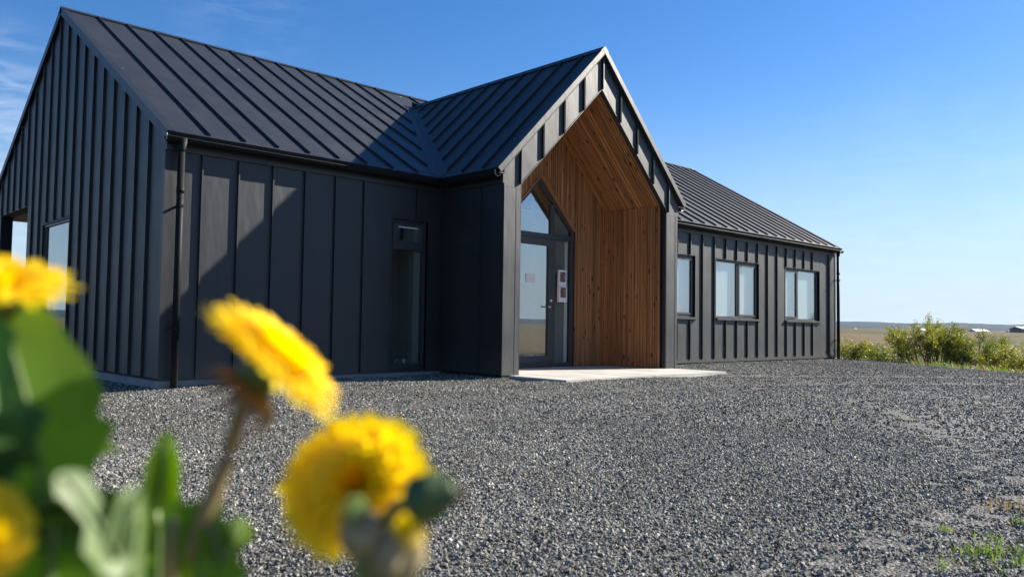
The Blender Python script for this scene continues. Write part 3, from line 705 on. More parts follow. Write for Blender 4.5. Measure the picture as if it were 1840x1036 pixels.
for r_, lt in ((RWs[0], [(10.15, 10.95, .995, 2.19, 1)]), (RWs[1], [(11.85, 12.74, .995, 2.19, 0), (12.80, 13.59, .995, 2.19, 1)]), (RWs[2], [(14.95, 15.60, .995, 2.19, 1), (15.66, 16.70, .995, 2.19, 0)])):
    w_ = window(FR, r_, lt, blind=True)
    if len(lt) > 1:
        x_ = (lt[0][1]+lt[1][0])/2; MB().prism(FR, rect(x_-.031, x_+.031, .995, 2.19), -.115, -.046).build('mullion', 'frame', w_)
window(FG, GW, [(GW[0]+.05, GW[1]-.05, GW[2]+.05, GW[3]-.05, 0)], sill=False, depth=.02)
# rooms behind the glass
m = MB()
m.box(.3, 17.3, 5.9, 6.0, 0, 2.68); m.box(.21, 17.4, .21, 6.2, 2.68, 2.70); m.box(8.9, 9.0, .21, 5.9, 0, 2.68); m.box(5.0, 5.08, .9, 5.9, 0, 2.68); m.box(4.2, 4.28, .21, 3.6, 0, 2.68); m.box(6.56, 8.8, .42, .50, 0, 3.4); m.box(6.56, 6.62, .5, 3.0, 0, 2.68)
m.build('interior_wall', 'plaster', house)
MB().box(.21, 17.4, .21, 6.2, -.1, .0).build('interior_floor', 'floor', house)
# small lamp with a cable on the floor inside the narrow window
lp = tag(empty('floor_lamp_base', (3.70, .30, .0)), 'small white lamp on the floor inside the narrow window', 'lamp')
m = MB(); m.tube([(0, 0, 0), (0, 0, .03), (0, 0, .12), (0, 0, .19)], [.05, .05, .02, .035], 12); m.build('lamp_body', 'holder', lp)
m = MB(); m.tube([(-.02-.2*t, .0, .02+.16*math.sin(math.pi*t)) for t in [i/10 for i in range(11)]], .006, 6); m.build('cable', 'holder', lp)

# ------------------------------------------------------------------ roofs
Vf = V3((0, math.cos(PHI), math.sin(PHI))); Nf = V3((0, -math.sin(PHI), math.cos(PHI)))
FRM = (V3((0, -OV, HE)), V3((1, 0, 0)), Vf, Nf)
SMX = (YC+OV)/math.cos(PHI)
YJ = (WR-HE)/TAN-OV
SJ = (YJ+OV)/math.cos(PHI)
xw0, xw1 = WE, 2*XC-WE
e0, e1 = X0-RK+.01, X1+RK-.01
Lp = [(e0, 0), (xw0, 0), (XC, SJ), (XC, SMX), (e0, SMX)]
Rp = [(xw1, 0), (e1, 0), (e1, SMX), (XC, SMX), (XC, SJ)]
vg = .17
Lr = [(e0, .05), (xw0-vg, .05), (XC-vg, SJ+.0), (XC-vg*.2, SJ+.2), (XC-vg*.2, SMX-.09), (e0, SMX-.09)]
Rr = [(xw1+vg, .05), (e1, .05), (e1, SMX-.09), (XC+vg*.2, SMX-.09), (XC+vg*.2, SJ+.2), (XC+vg, SJ)]
m = MB(); m.prism(FRM, Lp, -.09, -.008); m.prism(FRM, Rp, -.09, -.008)
FRB = (V3((0, 2*YC+OV, HE)), V3((1, 0, 0)), V3((0, -math.cos(PHI), math.sin(PHI))), V3((0, math.sin(PHI), math.cos(PHI))))
m.prism(FRB, rect(e0, e1, 0, SMX), -.09, -.008)
roof = m.build('roof', 'dark', house)
rs_ = [.46+.4465*k for k in range(40)]
panels(roof, FRM, Lp, rs_, 'roof_panel', 'roofmetal', Lr); panels(roof, FRM, Rp, rs_, 'roof_panel', 'roofmetal', Rr)
panels(roof, FRB, rect(e0, e1, 0, SMX), rs_, 'roof_panel', 'roofmetal', rect(e0, e1, .05, SMX-.09))
# wing roof
S4 = math.sqrt(.5); WS = (XC-WE)/S4
m = MB(); wing = []
for sg in (-1, 1):
    o = V3((XC+sg*(XC-WE), 0, HE)); fr = (o, V3((0, 1, 0)), V3((-sg*S4, 0, S4)), V3((sg*S4, 0, S4)))
    yf = WD-RK+.01
    poly = [(yf, 0), (-OV, 0), (YJ, WS), (yf, WS)]; rp = [(yf, .05), (-OV-vg, .05), (YJ-vg*1.3, WS-.1), (yf, WS-.1)]
    m.prism(fr, poly, -.055, -.008); wing.append((fr, poly, rp))
wroof = m.build('porch_roof', 'dark', house)
for fr, poly, rp in wing: panels(wroof, fr, poly, [-1.06+.457*k for k in range(12)], 'roof_panel', 'roofmetal', rp)
# valley flashing
for sg in (-1, 1):
    A = V3((XC+sg*(XC-WE), -OV, HE)); B = V3((XC, YJ, WR)); fr1 = FRM
    d = (B-A).normalized()
    for nrm in (Nf, V3((sg*S4, 0, S4))):
        side = d.cross(nrm).normalized()
        if nrm is Nf: side = side if side.x*sg > 0 else -side
        else: side = side if side.y < 0 else -side
        q = MB(); L_ = (B-A).length
        q.prism((A, d, side, nrm), [(.0, 0), (L_, 0), (L_, .145), (.09, .145)], .0015, .007); q.build('valley_flashing', 'trim', roof)
# ridge caps
def ridge(parent, P0, P1, side, tanv, wd=.13, hgt=.018):
    d = (P1-P0).normalized(); L_ = (P1-P0).length; q = MB()
    for sg in (-1, 1):
        Vv = (side*sg*math.cos(math.atan(tanv))-V3((0, 0, math.sin(math.atan(tanv))))); Nn = (side*sg*math.sin(math.atan(tanv))+V3((0, 0, math.cos(math.atan(tanv)))))
        q.prism((P0, d, Vv, Nn), rect(0, L_, -.002, wd), hgt-.006, hgt+.002); q.prism((P0, d, Vv, Nn), rect(0, L_, wd-.012, wd), .0, hgt)
    return q.build('ridge_cap', 'trim', parent)
ridge(roof, V3((e0-.012, YC, HR)), V3((e1+.012, YC, HR)), V3((0, 1, 0)), TAN)
ridge(wroof, V3((XC, WD-RK-.002, WR)), V3((XC, YJ+.02, WR)), V3((1, 0, 0)), 1.0)
# rake flashings
def rake(parent, fr_o, U, V, Nn, length, wide, name='rake_flashing'):
    q = MB(); q.prism((fr_o, U, V, Nn), rect(0, .012, -.02, length), -wide, .012); q.prism((fr_o, U, V, Nn), rect(.012, .095, -.02, length), .004, .010)
    return q.build(name, 'trim', parent)
for U, x in ((V3((1, 0, 0)), X0-RK), (V3((-1, 0, 0)), X1+RK)):
    rake(roof, V3((x, -OV, HE)), U, Vf, Nf, SMX+.02, .098)
    rake(roof, V3((x, 2*YC+OV, HE)), U, FRB[2], FRB[3], SMX+.02, .098)
    q = MB(); 
for k, (fr, poly, rp) in enumerate(wing):
    rake(wroof, fr[0]+V3((0, WD-RK-.002*k, 0)), V3((0, 1, 0)), fr[2], fr[3], WS+.012, .068)
    MB().prism((fr[0]+V3((0, WD-RK, 0)), V3((0, 1, 0)), fr[2], fr[3]), rect(.003, RK, .0, WS-.07), -.082, -.0685).build('painted_shadow_strip', 'dark', wroof)  # added dark strip, paints the shadow line below the rake flashing
# soffits behind rakes
q = MB()
for fr, poly, rp in wing: q.prism((fr[0], fr[1], fr[2], fr[3]), rect(WD-RK+.012, WD+.002, 0, WS), -.064, -.056)
q.build('rake_soffit', 'trim', wroof)
# soffit boards under the eaves
q = MB(); q.box(X0-RK+.014, WX0-.026, -OV+.004, -.025, HW+.118, HW+.133); q.box(WX1+.026, X1+RK-.014, -OV+.004, -.025, HW+.118, HW+.133); q.build('eave_soffit', 'trim', roof)
q = MB(); q.box(WE+.004, WX0-.025, WD-RK+.014, -OV+.006, HW+.117, HW+.132); q.box(WX1+.025, xw1-.004, WD-RK+.014, -OV+.006, HW+.117, HW+.132); q.build('eave_soffit', 'trim', wroof)
# gutters: half-round with a rolled lip
def gutter(P0, P1, outv, r=.056):
    d = (P1-P0).normalized(); q = MB(); vs = []; n = 12
    for P in (P0, P1):
        for k in range(n+1):
            th = math.pi*k/n; vs.append(P+outv*math.cos(th)*r-V3((0, 0, 1))*math.sin(th)*r)
        for k in range(n, -1, -1):
            th = math.pi*k/n; vs.append(P+outv*math.cos(th)*(r-.004)-V3((0, 0, 1))*math.sin(th)*(r-.004))
    k = 2*(n+1); q.add(vs, [(i, (i+1) % k, k+(i+1) % k, k+i) for i in range(k)])
    q.tube([P0+outv*r, P1+outv*r], .007, 8)
    g = q.build('gutter', 'gutter', house)
    for P in (P0, P1):
        c = MB(); c.add([P]+[P+outv*math.cos(math.pi*k/n)*r-V3((0, 0, 1))*math.sin(math.pi*k/n)*r for k in range(n+1)], [(0, i, i+1) for i in range(1, n+1)]); c.build('end_cap', 'gutter', g)
    return g
GZ = HE-.068; GO = .134
gA = gutter(V3((X0-RK, -GO, GZ)), V3((WX0-GO-.0, -GO, GZ)), V3((0, -1, 0)))
gB = gutter(V3((WX0-GO, -GO+.0, GZ-.001)), V3((WX0-GO, WD-.0, GZ-.001)), V3((-1, 0, 0)))
gC = gutter(V3((WX1+GO, WD, GZ)), V3((WX1+GO, -GO, GZ)), V3((1, 0, 0)))
gD = gutter(V3((WX1+GO, -GO, GZ)), V3((X1+RK+.05, -GO, GZ)), V3((0, -1, 0)))
# bright bracket rings at the gutter ends
for P, ax in ((V3((X0-RK-.004, -GO, GZ)), V3((0, -1, 0))), (V3((WX0-GO, WD-.006, GZ)), V3((-1, 0, 0))), (V3((WX1+GO, WD-.006, GZ)), V3((1, 0, 0)))):
    q = MB(); q.tube([P+ax*math.cos(math.pi*k/12)*.05-V3((0, 0, 1))*math.sin(math.pi*k/12)*.05 for k in range(13)], .006, 6); q.tube([P+ax*.05, P+ax*.052+V3((0, 0, .03))], .006, 6); q.build('gutter_bracket', 'galv', house)
# downpipes
def downpipe(x, ztop, zbot, yy=-.115, r=.041, clips=(2.05, .45), hop=True):
    q = MB(); q.tube([(x, yy, zbot), (x, yy, ztop-.12)], r, 16); q.tube([(x, yy, ztop-.62), (x, yy, ztop-.55)], r+.004, 16)
    if hop: q.tube([(x, yy, ztop-.13), (x, yy, ztop-.10), (x, -GO, ztop+.03)], [r+.002, r+.003, r*1.75], 16)
    p = q.build('downpipe', 'gutter', house, True)
    for z in clips:
        c = MB(); c.tube([(x, yy, z-.014), (x, yy, z+.014)], r+.006, 16); c.box(x-.012, x+.012, yy+r, .0, z-.012, z+.012); c.box(x-.02, x+.02, yy-r-.016, yy-r, z-.01, z+.01); c.build('pipe_clip', 'gutter', p)
downpipe(.135, GZ-.02, -.10, clips=(2.05, .62)); downpipe(17.60, GZ-.02, -.04)

# ------------------------------------------------------------------ patio of pale slabs
pat = tag(MB().box(4.27, 8.17, -2.47, YG+.02, -.14, -.012).build('patio', 'plinth'), 'pale concrete slab patio in front of the entrance', 'patio')
px = [4.277+.485*k for k in range(9)]; py = [-2.48, -2.0, -1.52, -1.04, -.56, -.08]
for i in range(8):
    for j in range(5):
        x0, x1 = px[i], px[i+1]; y0, y1 = py[j], py[j+1]
        x1c = min(x1, 8.165)
        if y1 > WD+.02 and (x0 < IL-.05 or x1c > IR+.05):
            x0 = max(x0, IL+.02); x1c = min(x1c, IR-.02)
            if y0 < WD: pass
        dz = random.uniform(-.0015, .0015)
        q = MB(); g_ = .0025; be = .004
        if y0 < WD < y1 and (px[i] < IL-.05 or px[i+1] > IR+.05):
            q.box(px[i]+g_, min(px[i+1], 8.165)-g_, y0+g_, WD-.012, -.05, .012+dz)
            if x1c-x0 > .05: q.box(x0+g_, x1c-g_, WD-.011, y1-g_, -.05, .012+dz)
        elif x1c-x0 > .05: q.box(x0+g_, x1c-g_, y0+g_, y1-g_, -.05, .012+dz)
        else: continue
        q.build('paving_slab', 'paver', pat)
# low concrete step past the far corner
st_ = MB(); st_.box(18.0, 18.9, .3, 1.2, -.5, -.02); st_.box(18.05, 18.85, .0, .3, -.5, -.12)
tag(st_.build('concrete_step', 'paver'), 'low pale concrete step past the far corner of the house', 'step')

# ------------------------------------------------------------------ shrubs on the bank
def make_leafcluster_shrub(name, x, y, rx, ry, hh, nleaf, nstem, mats, label, group, lsize=.05, lean=(0, 0), seed=0):
    rnd = random.Random(seed); z0 = hm(x, y)
    root = tag(empty(name, (x, y, z0)), label, 'shrub', group)
    wood = MB(); leaves = [MB() for _ in mats]; tips = []
    for s in range(nstem):
        a = rnd.uniform(0, 6.283); rr = math.sqrt(rnd.random()); hgt = hh*rnd.uniform(.6, 1.0)*(1-.35*rr*rr)
        tip = V3((math.cos(a)*rr*rx+lean[0], math.sin(a)*rr*ry+lean[1], hgt)); b0 = V3((math.cos(a)*rr*rx*.45, math.sin(a)*rr*ry*.45, -.1))
        pts = [b0.lerp(tip, t)+V3((rnd.uniform(-.06, .06), rnd.uniform(-.06, .06), .12*math.sin(3.14*t)))*(1 if 0 < t < 1 else 0) for t in (0, .25, .5, .75, 1)]
        wood.tube(pts, [.016, .013, .010, .007, .003], 5)
        tips.append(pts)
        for k in range(4):
            t = rnd.uniform(.35, .95); i = min(3, int(t*4)); p = pts[i].lerp(pts[i+1], t*4-i)
            e = p+V3((rnd.uniform(-1, 1), rnd.uniform(-1, 1), rnd.uniform(.2, 1))).normalized()*rnd.uniform(.2, .45)
            wood.tube([p, p.lerp(e, .5)+V3((0, 0, .02)), e], [.006, .004, .002], 4); tips.append([p, p.lerp(e, .33), p.lerp(e, .5), p.lerp(e, .8), e])
    for k in range(nleaf):
        pts = rnd.choice(tips); t = rnd.uniform(.15, 1)**.8; i = min(3, int(t*4)); p = pts[i].lerp(pts[i+1], t*4-i)
        p = p+V3((rnd.gauss(0, .05), rnd.gauss(0, .05), rnd.gauss(0, .05)))
        n = V3((rnd.uniform(-1, 1), rnd.uniform(-1, 1), rnd.uniform(-.3, 1))).normalized(); a = n.orthogonal().normalized(); a.rotate(Matrix.Rotation(rnd.uniform(0, 6.28), 3, n)); b = n.cross(a)
        s = lsize*rnd.uniform(.6, 1.25); q = leaves[min(len(mats)-1, int(abs(rnd.gauss(0, 1.0))))]
        q.add([p-a*s*.5, p+b*s*.32, p+a*s*.6+n*s*.1, p-b*s*.32], [(0, 1, 2, 3)])
    wood.build('stems', 'bark', root, fix=False)
    for q, mt in zip(leaves, mats):
        if q.v: q.build('foliage', mt, root, fix=False)
    return root
SL_ = M['shrubleaf']
def ray_at(px, py, dist):
    d = FW+RT*((px-920)/FPX)+UP*(-(py-518)/FPX); return CAM+d*dist
shr = [ # px centre, distance along the view axis, half width m, height m, leaves, label
    (1668, 22.5, 1.45, 2.05, 12000, 'largest bright green birch shrub on the bank beyond the gravel', 26),
    (1755, 22.0, 1.15, 1.95, 8000, 'dark stemmed loose shrub right of the largest birch shrub', 20),
    (1808, 20.5, .75, 1.2, 3200, 'low leafy shrub with bare twigs near the right edge', 12),
    (1562, 25.0, 1.0, .62, 2600, 'low yellow green shrub close past the house corner', 16),
    (1612, 27.5, 1.2, 1.05, 2600, 'greyish twiggy shrub between house corner and largest birch', 18),
    (1845, 23.0, 1.3, 1.05, 3600, 'bright green low shrub cut by the right picture edge', 14),
    (1528, 22.0, .6, .5, 1500, 'small bright green bush touching the house corner downpipe', 10)]
for k, (pxx, dd, rx, hh, nl, lb, nst) in enumerate(shr):
    p = ray_at(pxx, 600, dd)
    mats = [SL_[0], SL_[1], SL_[2]] if k % 2 == 0 else [SL_[1], SL_[2], SL_[0]]
    if k == 4: mats = [SL_[2], M['drygrass'], SL_[1]]
    make_leafcluster_shrub('shrub', p.x, p.y, rx, rx*.8, hh*.72+.12, int(nl*1.7), int(nst*1.4), mats, lb, 'shrubs on the bank beyond the gravel', .042, seed=50+k)

# grass on the bank: one uncountable mass
def blades(q, x, y, z, n, spread, hgt, rnd, wid=.006):
    for k in range(n):
        a = rnd.uniform(0, 6.283); r = spread*math.sqrt(rnd.random()); bx, by = x+r*math.cos(a), y+r*math.sin(a)
        l_ = hgt*rnd.uniform(.5, 1.1); dx, dy = rnd.gauss(0, .35)*l_, rnd.gauss(0, .35)*l_; wv = V3((-dy, dx, 0)); wv = wv.normalized()*wid if wv.length > 1e-6 else V3((wid, 0, 0))
        A = V3((bx, by, z)); B = A+V3((dx*.4, dy*.4, l_*.6)); C_ = A+V3((dx, dy, l_))
        q.add([A-wv, A+wv, B+wv*.7, B-wv*.7, C_], [(0, 1, 2, 3), (3, 2, 4)])
rnd = random.Random(3); qa, qb = MB(), MB()
for k in range(5200):
    s = abs(rnd.gauss(0, 5.0))+.05; t = rnd.uniform(-14, 14)
    nx_, ny_ = 5.9/7.48, -4.6/7.48; x = 15.9+nx_*s+(-ny_)*t; y = -4.8+ny_*s+nx_*t
    if in_house(x, y): continue
    blades(qa if rnd.random() < .6 else qb, x, y, hm(x, y), 7, .16, .20+.12*min(1, s/2), rnd, .009)
tag(qa.build('bank_grass', 'grass', fix=False), 'green grass along the edge of the gravel bank', 'grass', kind='stuff')
tag(qb.build('bank_grass', 'drygrass', fix=False), 'dry straw coloured grass along the edge of the gravel bank', 'grass', kind='stuff')
# weeds and grass tufts in the gravel
def tuft(px, py, n, spread, hgt, label, mat='grass'):
    d = FW+RT*((px-920)/FPX)+UP*(-(py-518)/FPX); t = (-.05-CAM.z)/d.z; p = CAM+d*t; z = h(p.x, p.y)
    q = MB(); blades(q, 0, 0, -.01, n, spread, hgt, rnd, .0028); o = q.build('grass_tuft', mat, fix=False); o.location = (p.x, p.y, z)
    return tag(o, label, 'grass', 'weeds growing in the gravel')
tuft(1825, 1010, 110, .12, .065, 'largest green grass tuft at the bottom right picture corner')
tuft(1745, 1000, 60, .07, .05, 'flat spreading green weed left of the largest corner tuft')
tuft(1730, 1018, 50, .09, .03, 'lowest pale green weed mat at the bottom right')
tuft(1702, 958, 22, .03, .05, 'small lone sprout above the flat weed')
tuft(1810, 920, 30, .09, .07, 'thin pale grass wisps at the right edge of the gravel', 'drygrass')
for k_, (a_, b_, n_, sp_, hg_, lb_) in enumerate(((1775, 975, 26, .06, .04, 'sparse green sprigs between the flat weed and the largest tuft'), (1690, 1028, 24, .05, .025, 'leftmost tiny green weed along the bottom picture edge'), (1838, 950, 30, .05, .07, 'short green tuft on the right picture edge above the largest one'), (1790, 1030, 34, .08, .03, 'low weed just left of the largest tuft at the bottom edge'))):
    tuft(a_, b_, n_, sp_, hg_, lb_)
tuft(1290, 652, 60, .15, .16, 'small grass clump against the base of the window wall')

# ------------------------------------------------------------------ far farm buildings
def barn(px, dist, w, d, hw, hr_, wall, roofm, label):
    p = ray_at(px, 596, dist); z = hm(p.x, p.y); r = empty('farm_building', (p.x, p.y, z)); r.rotation_euler.z = -YAW+.35
    tag(r, label, 'building', 'far farm buildings')
    MB().box(-w/2, w/2, -d/2, d/2, -2, hw).build('wall', wall, r)
    q = MB()
    for sg in (-1, 1): q.add([(-w/2-.3, sg*(d/2+.4), hw-.1), (w/2+.3, sg*(d/2+.4), hw-.1), (w/2+.3, 0, hr_), (-w/2-.3, 0, hr_), (-w/2-.3, sg*(d/2+.4), hw+.15), (w/2+.3, sg*(d/2+.4), hw+.15), (w/2+.3, 0, hr_+.25), (-w/2-.3, 0, hr_+.25)], [(0, 1, 2, 3), (4, 5, 6, 7), (0, 1, 5, 4), (1, 2, 6, 5), (3, 0, 4, 7)])
    q.build('roof', roofm, r)
    q = MB(); q.box(-1.5, 1.5, -d/2-.06, -d/2, -2, 2.6); q.build('door', 'barndark', r)
barn(1657, 620, 4.6, 6, 2.6, 4.0, 'barnwhite', 'barnwhite', 'tiny white shed seen above the largest birch shrub')
barn(1758, 640, 14, 8, 2.0, 3.6, 'barnwhite', 'barnwhite', 'long white greenhouse far out on the moor')
barn(1815, 600, 3.2, 5, 2.2, 3.2, 'barnwhite', 'barnwhite', 'small white hut left of the dark farm building')
barn(1836, 420, 9, 7, 3.0, 4.0, 'barndark', 'barnwhite', 'dark farm building with white roof at the right edge')
barn(1537, 1500, 4, 6, 2.5, 4, 'barnwhite', 'barnwhite', 'lone white house far off beside the house corner')

# ------------------------------------------------------------------ dandelions in the foreground
def flower_head(parent, pos, axis, rad, seed, droop=0.0, name='flower_head', dome=1.0, ragged=0):
    rnd = random.Random(seed); axis = axis.normalized(); q = Matrix.Translation(pos) @ axis.to_track_quat('Z', 'Y').to_matrix().to_4x4()
    cup = MB(); cup.tube([(0, 0, -.013), (0, 0, -.010), (0, 0, -.004), (0, 0, .0)], [.0028, .0062, .0078, .006], 14)
    hd_ = cup.build(name, 'bract', parent, True); hd_.matrix_local = q
    pe, pc = MB(), MB()
    layers = [(76, 1.0, 88+droop), (72, .98, 76+droop*.8), (66, .92, 63+droop*.5), (50, .84, 50), (48, .78, 38), (48, .73, 26), (44, .69, 15), (30, .66, 6)]
    for li, (n, ln, tilt) in enumerate(layers):
        for k in range(n):
            if rnd.random() < ragged: continue
            a = 6.2832*(k+rnd.uniform(-.3, .3))/n; th = R_(tilt+rnd.uniform(-7, 7)*(1+3*ragged)); l_ = rad*ln*rnd.uniform(.9-ragged*.5, 1.06)
            d = V3((math.cos(a), math.sin(a), 0)); pts = []
            ang = th*.55
            p = d*.0035*(1-li/8)+V3((0, 0, -.001)); seg = 4
            for s in range(seg+1):
                pts.append(p.copy()); ang_s = ang+(th*1.12-ang)*(s/seg); p = p+(d*math.sin(ang_s)+V3((0, 0, math.cos(ang_s)))*dome)*(l_/seg)
            side = V3((-math.sin(a), math.cos(a), 0)); w = .0012
            vs = []
            for s, pt in enumerate(pts): ww = w*(.7, 1, 1.1, 1.1, .8)[s]; vs += [pt-side*ww, pt+side*ww]
            (pe if li < 6 else pc).add(vs, [(2*s, 2*s+1, 2*s+3, 2*s+2) for s in range(seg)])
    pe.build('ray_florets', 'petal', hd_, fix=False); pc.build('inner_florets', 'petalc', hd_, fix=False)
    br = MB()
    for k in range(14):
        a = 6.2832*k/14; d = V3((math.cos(a), math.sin(a), 0)); side = V3((-math.sin(a), math.cos(a), 0))
        p0 = d*.006+V3((0, 0, -.010)); p1 = d*.012+V3((0, 0, -.013)); p2 = d*.015+V3((0, 0, -.020-rnd.uniform(0, .004)))
        br.add([p0-side*.0022, p0+side*.0022, p1+side*.002, p1-side*.002, p2], [(0, 1, 2, 3), (3, 2, 4)])
    br.build('reflexed_bracts', 'bractdry' if seed % 2 else 'bract', hd_, fix=False)
    return hd_
def catmull(pts, t):
    k = t*(len(pts)-1); i = min(len(pts)-2, int(k)); f = k-i; p0, p1, p2, p3 = pts[max(0, i-1)], pts[i], pts[i+1], pts[min(len(pts)-1, i+2)]
    return .5*((2*p1)+(p2-p0)*f+(2*p0-5*p1+4*p2-p3)*f*f+(3*p1-p0-3*p2+p3)*f**3)
def stem(parent, top, base, r=.0026, bow=(0, 0, 0), mat='stem', mid=()):
    bow = V3(bow); q = MB(); pp = [top, *mid, base]; q.tube([catmull(pp, t)+bow*math.sin(math.pi*t) for t in [i/24 for i in range(25)]], [r*(.9+.25*i/24) for i in range(25)], 10)
    return q.build('stem', mat, parent, True)
def leaf(parent, pts, wid, mat, lobes=6, facing=None, seed=0, fold=.25, depth=.6, fade=None):
    rnd = random.Random(seed); pts = [V3(p) for p in pts]; n = 72
    def cat(t):
        k = t*(len(pts)-1); i = min(len(pts)-2, int(k)); f = k-i; p0, p1, p2, p3 = pts[max(0, i-1)], pts[i], pts[i+1], pts[min(len(pts)-1, i+2)]
        return .5*((2*p1)+(p2-p0)*f+(2*p0-5*p1+4*p2-p3)*f*f+(3*p1-p0-3*p2+p3)*f**3)
    vs = []; fs = []
    for i in range(n+1):
        t = i/n; p = cat(t); d = (cat(min(1, t+.01))-cat(max(0, t-.01))).normalized(); fv = (facing or (CAM-p)).normalized()
        s = d.cross(fv).normalized(); up = s.cross(d)
        env = wid*(math.sin(math.pi*min(1, t**.75*.97+.03))**.8*(.35+.65*t) if t < 1 else 0)+.0012
        if t > .8: env *= 1.0
        row = []
        for sg in (-1, 1):
            ph = (t*lobes+(.13 if sg > 0 else 0)) % 1
            saw = ph**1.3 if ph < .82 else (1-ph)/.18*.82**1.3
            dp_ = depth if fade is None or t < fade else depth*max(.12, 1-(t-fade)/.12)
            w = env*((1-dp_)+dp_*saw*1.25) if t < .86 else env*(1-.3*(t-.86)/.14)
            row.append((sg, w))
        (s0, w0), (s1, w1) = row
        vs += [p-s*w0+up*w0*fold, p-s*w0*.5+up*w0*fold*.35, p, p+s*w1*.5+up*w1*fold*.35, p+s*w1+up*w1*fold]
        if i: a = (i-1)*5; b = i*5; fs += [(a+k, a+k+1, b+k+1, b+k) for k in range(4)]
    q = MB(); q.add(vs, fs); o = q.build('leaf', mat, parent, True, fix=False)
    mr_ = MB(); mr_.tube([cat(i/20)-(facing or (CAM-cat(i/20))).normalized()*-.0004 for i in range(20)], [.0016*(1-i/24) for i in range(20)], 6); mr_.build('midrib', 'leafpale', o, True)
    return o
def G(px, py, d): return ray_at(px, py, d)
def root_at(px, d):
    p = G(px, 1036, d); return V3((p.x, p.y, bank(p.x, p.y)+.002))
def plant(label, px, d):
    r = root_at(px, d); e = tag(empty('dandelion', r), label, 'dandelion', 'dandelions in the foreground'); e.location = (0, 0, 0); return e, r
# A: nodding flower seen from the side
pA, rA = plant('dandelion with nodding side-on flower on a long brown stem', 300, .25)
ca = G(493, 645, .25); axA = (RT*.66+UP*.74+FW*.12)
flower_head(pA, ca, axA, .0240, 1, 34, dome=.58)
stem(pA, ca-axA.normalized()*.012, rA, .0027, mat='stem', mid=(G(395, 860, .25), G(335, 1000, .25), G(305, 1130, .25)))
leaf(pA, [rA, G(280, 1110, .27), G(278, 960, .28), G(300, 775, .285)], .014, 'leaf', 3, RT*.5+UP*.3-FW*.8, seed=3, depth=.3)
leaf(pA, [rA, G(345, 1130, .25), G(400, 1010, .25), G(440, 930, .26)], .013, 'leaf', 4, RT*.7+UP*.4-FW*.8, seed=4)
# B: big flower facing the camera, with buds in front of it
pB, rB = plant('dandelion with large round flower facing the camera, lower centre', 640, .26)
cb_ = G(642, 876, .265); axB = (-FW*.78+UP*.58-RT*.10)
flower_head(pB, cb_, axB, .0240, 2, 8, dome=.62)
stem(pB, cb_-axB.normalized()*.012, rB, .0028, mat='stemgreen')
def bud(parent, pos, axis, ln, rad, mat, tipmat, seed, dry=False):
    axis = axis.normalized(); q = Matrix.Translation(pos) @ axis.to_track_quat('Z', 'Y').to_matrix().to_4x4(); c = MB()
    prof = [(0, .25), (.12, .75), (.3, 1), (.5, .95), (.7, .72), (.88, .45), (1, .3)]
    c.tube([(0, 0, ln*(t-.5)) for t, _ in prof], [rad*r for _, r in prof], 14); o = c.build('bud', mat, parent, True); o.matrix_local = q
    b = MB(); rnd_ = random.Random(seed)
    for k in range(16):
        a = 6.2832*k/16; d = V3((math.cos(a), math.sin(a), 0)); s = V3((-d.y, d.x, 0)); t0 = -.3*ln
        p = [d*rad*1.02+V3((0, 0, t0)), d*rad*(1.03)+V3((0, 0, .1*ln)), d*rad*.42+V3((0, 0, ln*rnd_.uniform(.5, .6)))]
        b.add([p[0]-s*.0016, p[0]+s*.0016, p[1]+s*.0016, p[1]-s*.0016, p[2]], [(0, 1, 2, 3), (3, 2, 4)])
    b.build('bracts', mat, o, fix=False)
    t_ = MB()
    for k in range(22):
        a = rnd_.uniform(0, 6.28); d = V3((math.cos(a), math.sin(a), 0))*rad*.4*rnd_.random()**.5; s = V3((.0009, 0, 0)); b0 = d+V3((0, 0, ln*.38)); t1 = d*1.9+V3((0, 0, ln*rnd_.uniform(.55, .75)))
        t_.add([b0-s, b0+s, t1+s, t1-s], [(0, 1, 2, 3)])
    t_.build('bud_tip', tipmat, o, fix=False); return o
b1 = G(772, 893, .215); bud(pB, b1, RT*.95+UP*.30-FW*.1, .0150, .0062, 'bud', 'bractdry', 5)
stem(pB, b1-(RT*.95+UP*.30).normalized()*.007, G(690, 1090, .225), .0020, tuple(RT*-.003+UP*.006), 'stemgreen')
b2 = G(650, 955, .215); bud(pB, b2, UP*.9-RT*.25-FW*.5, .0135, .0058, 'withered', 'leafpale', 6)
stem(pB, b2-UP*.007, G(600, 1120, .225), .0030, tuple(RT*.003), 'stemgreen')
b3 = G(720, 992, .215); bud(pB, b3, RT*.45+UP*.75-FW*.5, .0150, .0066, 'withered', 'petal', 7)
stem(pB, b3-UP*.007, G(660, 1130, .22), .0024, mat='stemgreen')
q = MB(); q.tube([rB, G(640, 1130, .224)], .004, 10); q.build('crown', 'stemgreen', pB)
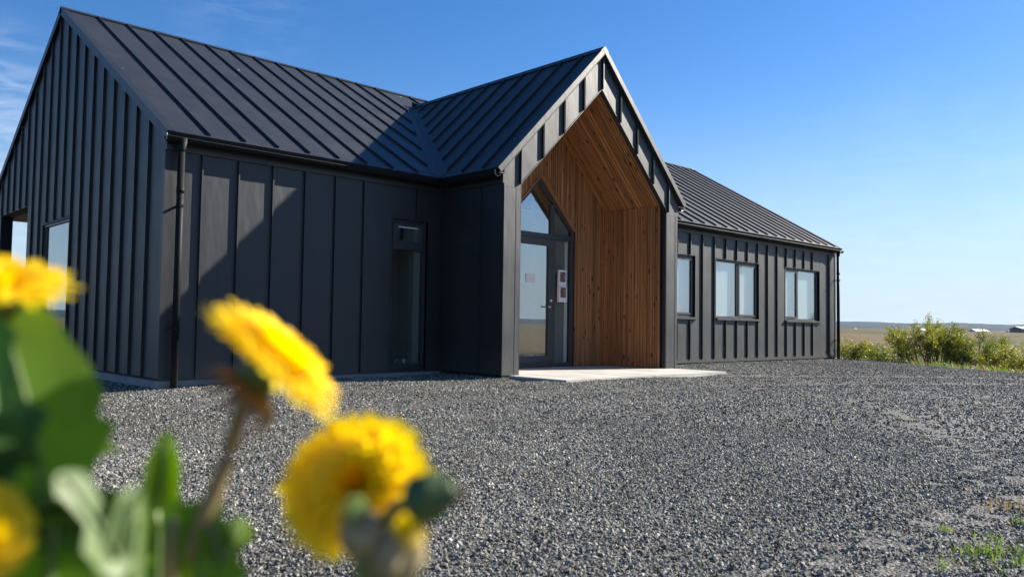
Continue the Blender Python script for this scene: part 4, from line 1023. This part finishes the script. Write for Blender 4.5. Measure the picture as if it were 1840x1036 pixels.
# C: flower at the upper left, half out of the picture
pC, rC = plant('dandelion with drooping flower at the upper left picture edge and broad jagged leaf', 60, .23)
cc = G(0, 508, .235); axC = (UP*.93+RT*.22-FW*.25)
flower_head(pC, cc, axC, .0195, 4, 14, dome=.42, ragged=.35)
stem(pC, cc-axC.normalized()*.012, rC, .0026, mat='stemgreen')
FL = RT*.75+UP*.35-FW*.75
leaf(pC, [rC, G(85, 1150, .225), G(80, 960, .225), G(62, 800, .226), G(28, 650, .23), G(-45, 455, .236)], .034, 'leaf', 6, FL, seed=8, fold=.1, depth=.5, fade=.58)
leaf(pC, [rC, G(225, 1130, .21), G(205, 1000, .205), G(150, 900, .20), G(105, 850, .198)], .011, 'leafpale', 3, RT*.9+UP*.5-FW*.45, seed=9, fold=.1)
leaf(pC, [rC, G(120, 1180, .245), G(130, 1040, .25), G(128, 900, .255), G(110, 740, .26)], .040, 'leaf', 5, FL, seed=10, fold=.06, depth=.75)
# D: flower low at the left edge, with dark leaf
pD, rD = plant('dandelion with yellow flower low at the left picture edge behind leaves', -40, .26)
cdn = G(-48, 962, .195); axD = (-FW*.7+UP*.3+RT*.6)
flower_head(pD, cdn, axD, .0105, 6, 4, dome=.8)
stem(pD, cdn-axD.normalized()*.012, rD, .0026, mat='stemgreen')
leaf(pD, [rD, G(-60, 1060, .205), G(-25, 850, .205), G(-15, 700, .21), G(-50, 540, .22)], .020, 'leafdark', 4, seed=11, fold=.15)

# ------------------------------------------------------------------ air
hz = MB().box(-7000, 7000, -7000, 7000, -12, 75).build('haze', None); hz.data.materials.clear()
hmx = bpy.data.materials.new('clear_air'); hmx.use_nodes = True; t = hmx.node_tree; t.nodes.clear()
pv = N(t, 'ShaderNodeVolumePrincipled', inp={'Color': (.62, .78, 1, 1), 'Density': .00006, 'Anisotropy': .1}); o_ = N(t, 'ShaderNodeOutputMaterial'); t.links.new(pv.outputs[0], o_.inputs['Volume'])
hz.data.materials.append(hmx); tag(hz, 'thin blue haze over the distant moor and hills', 'haze', kind='stuff')
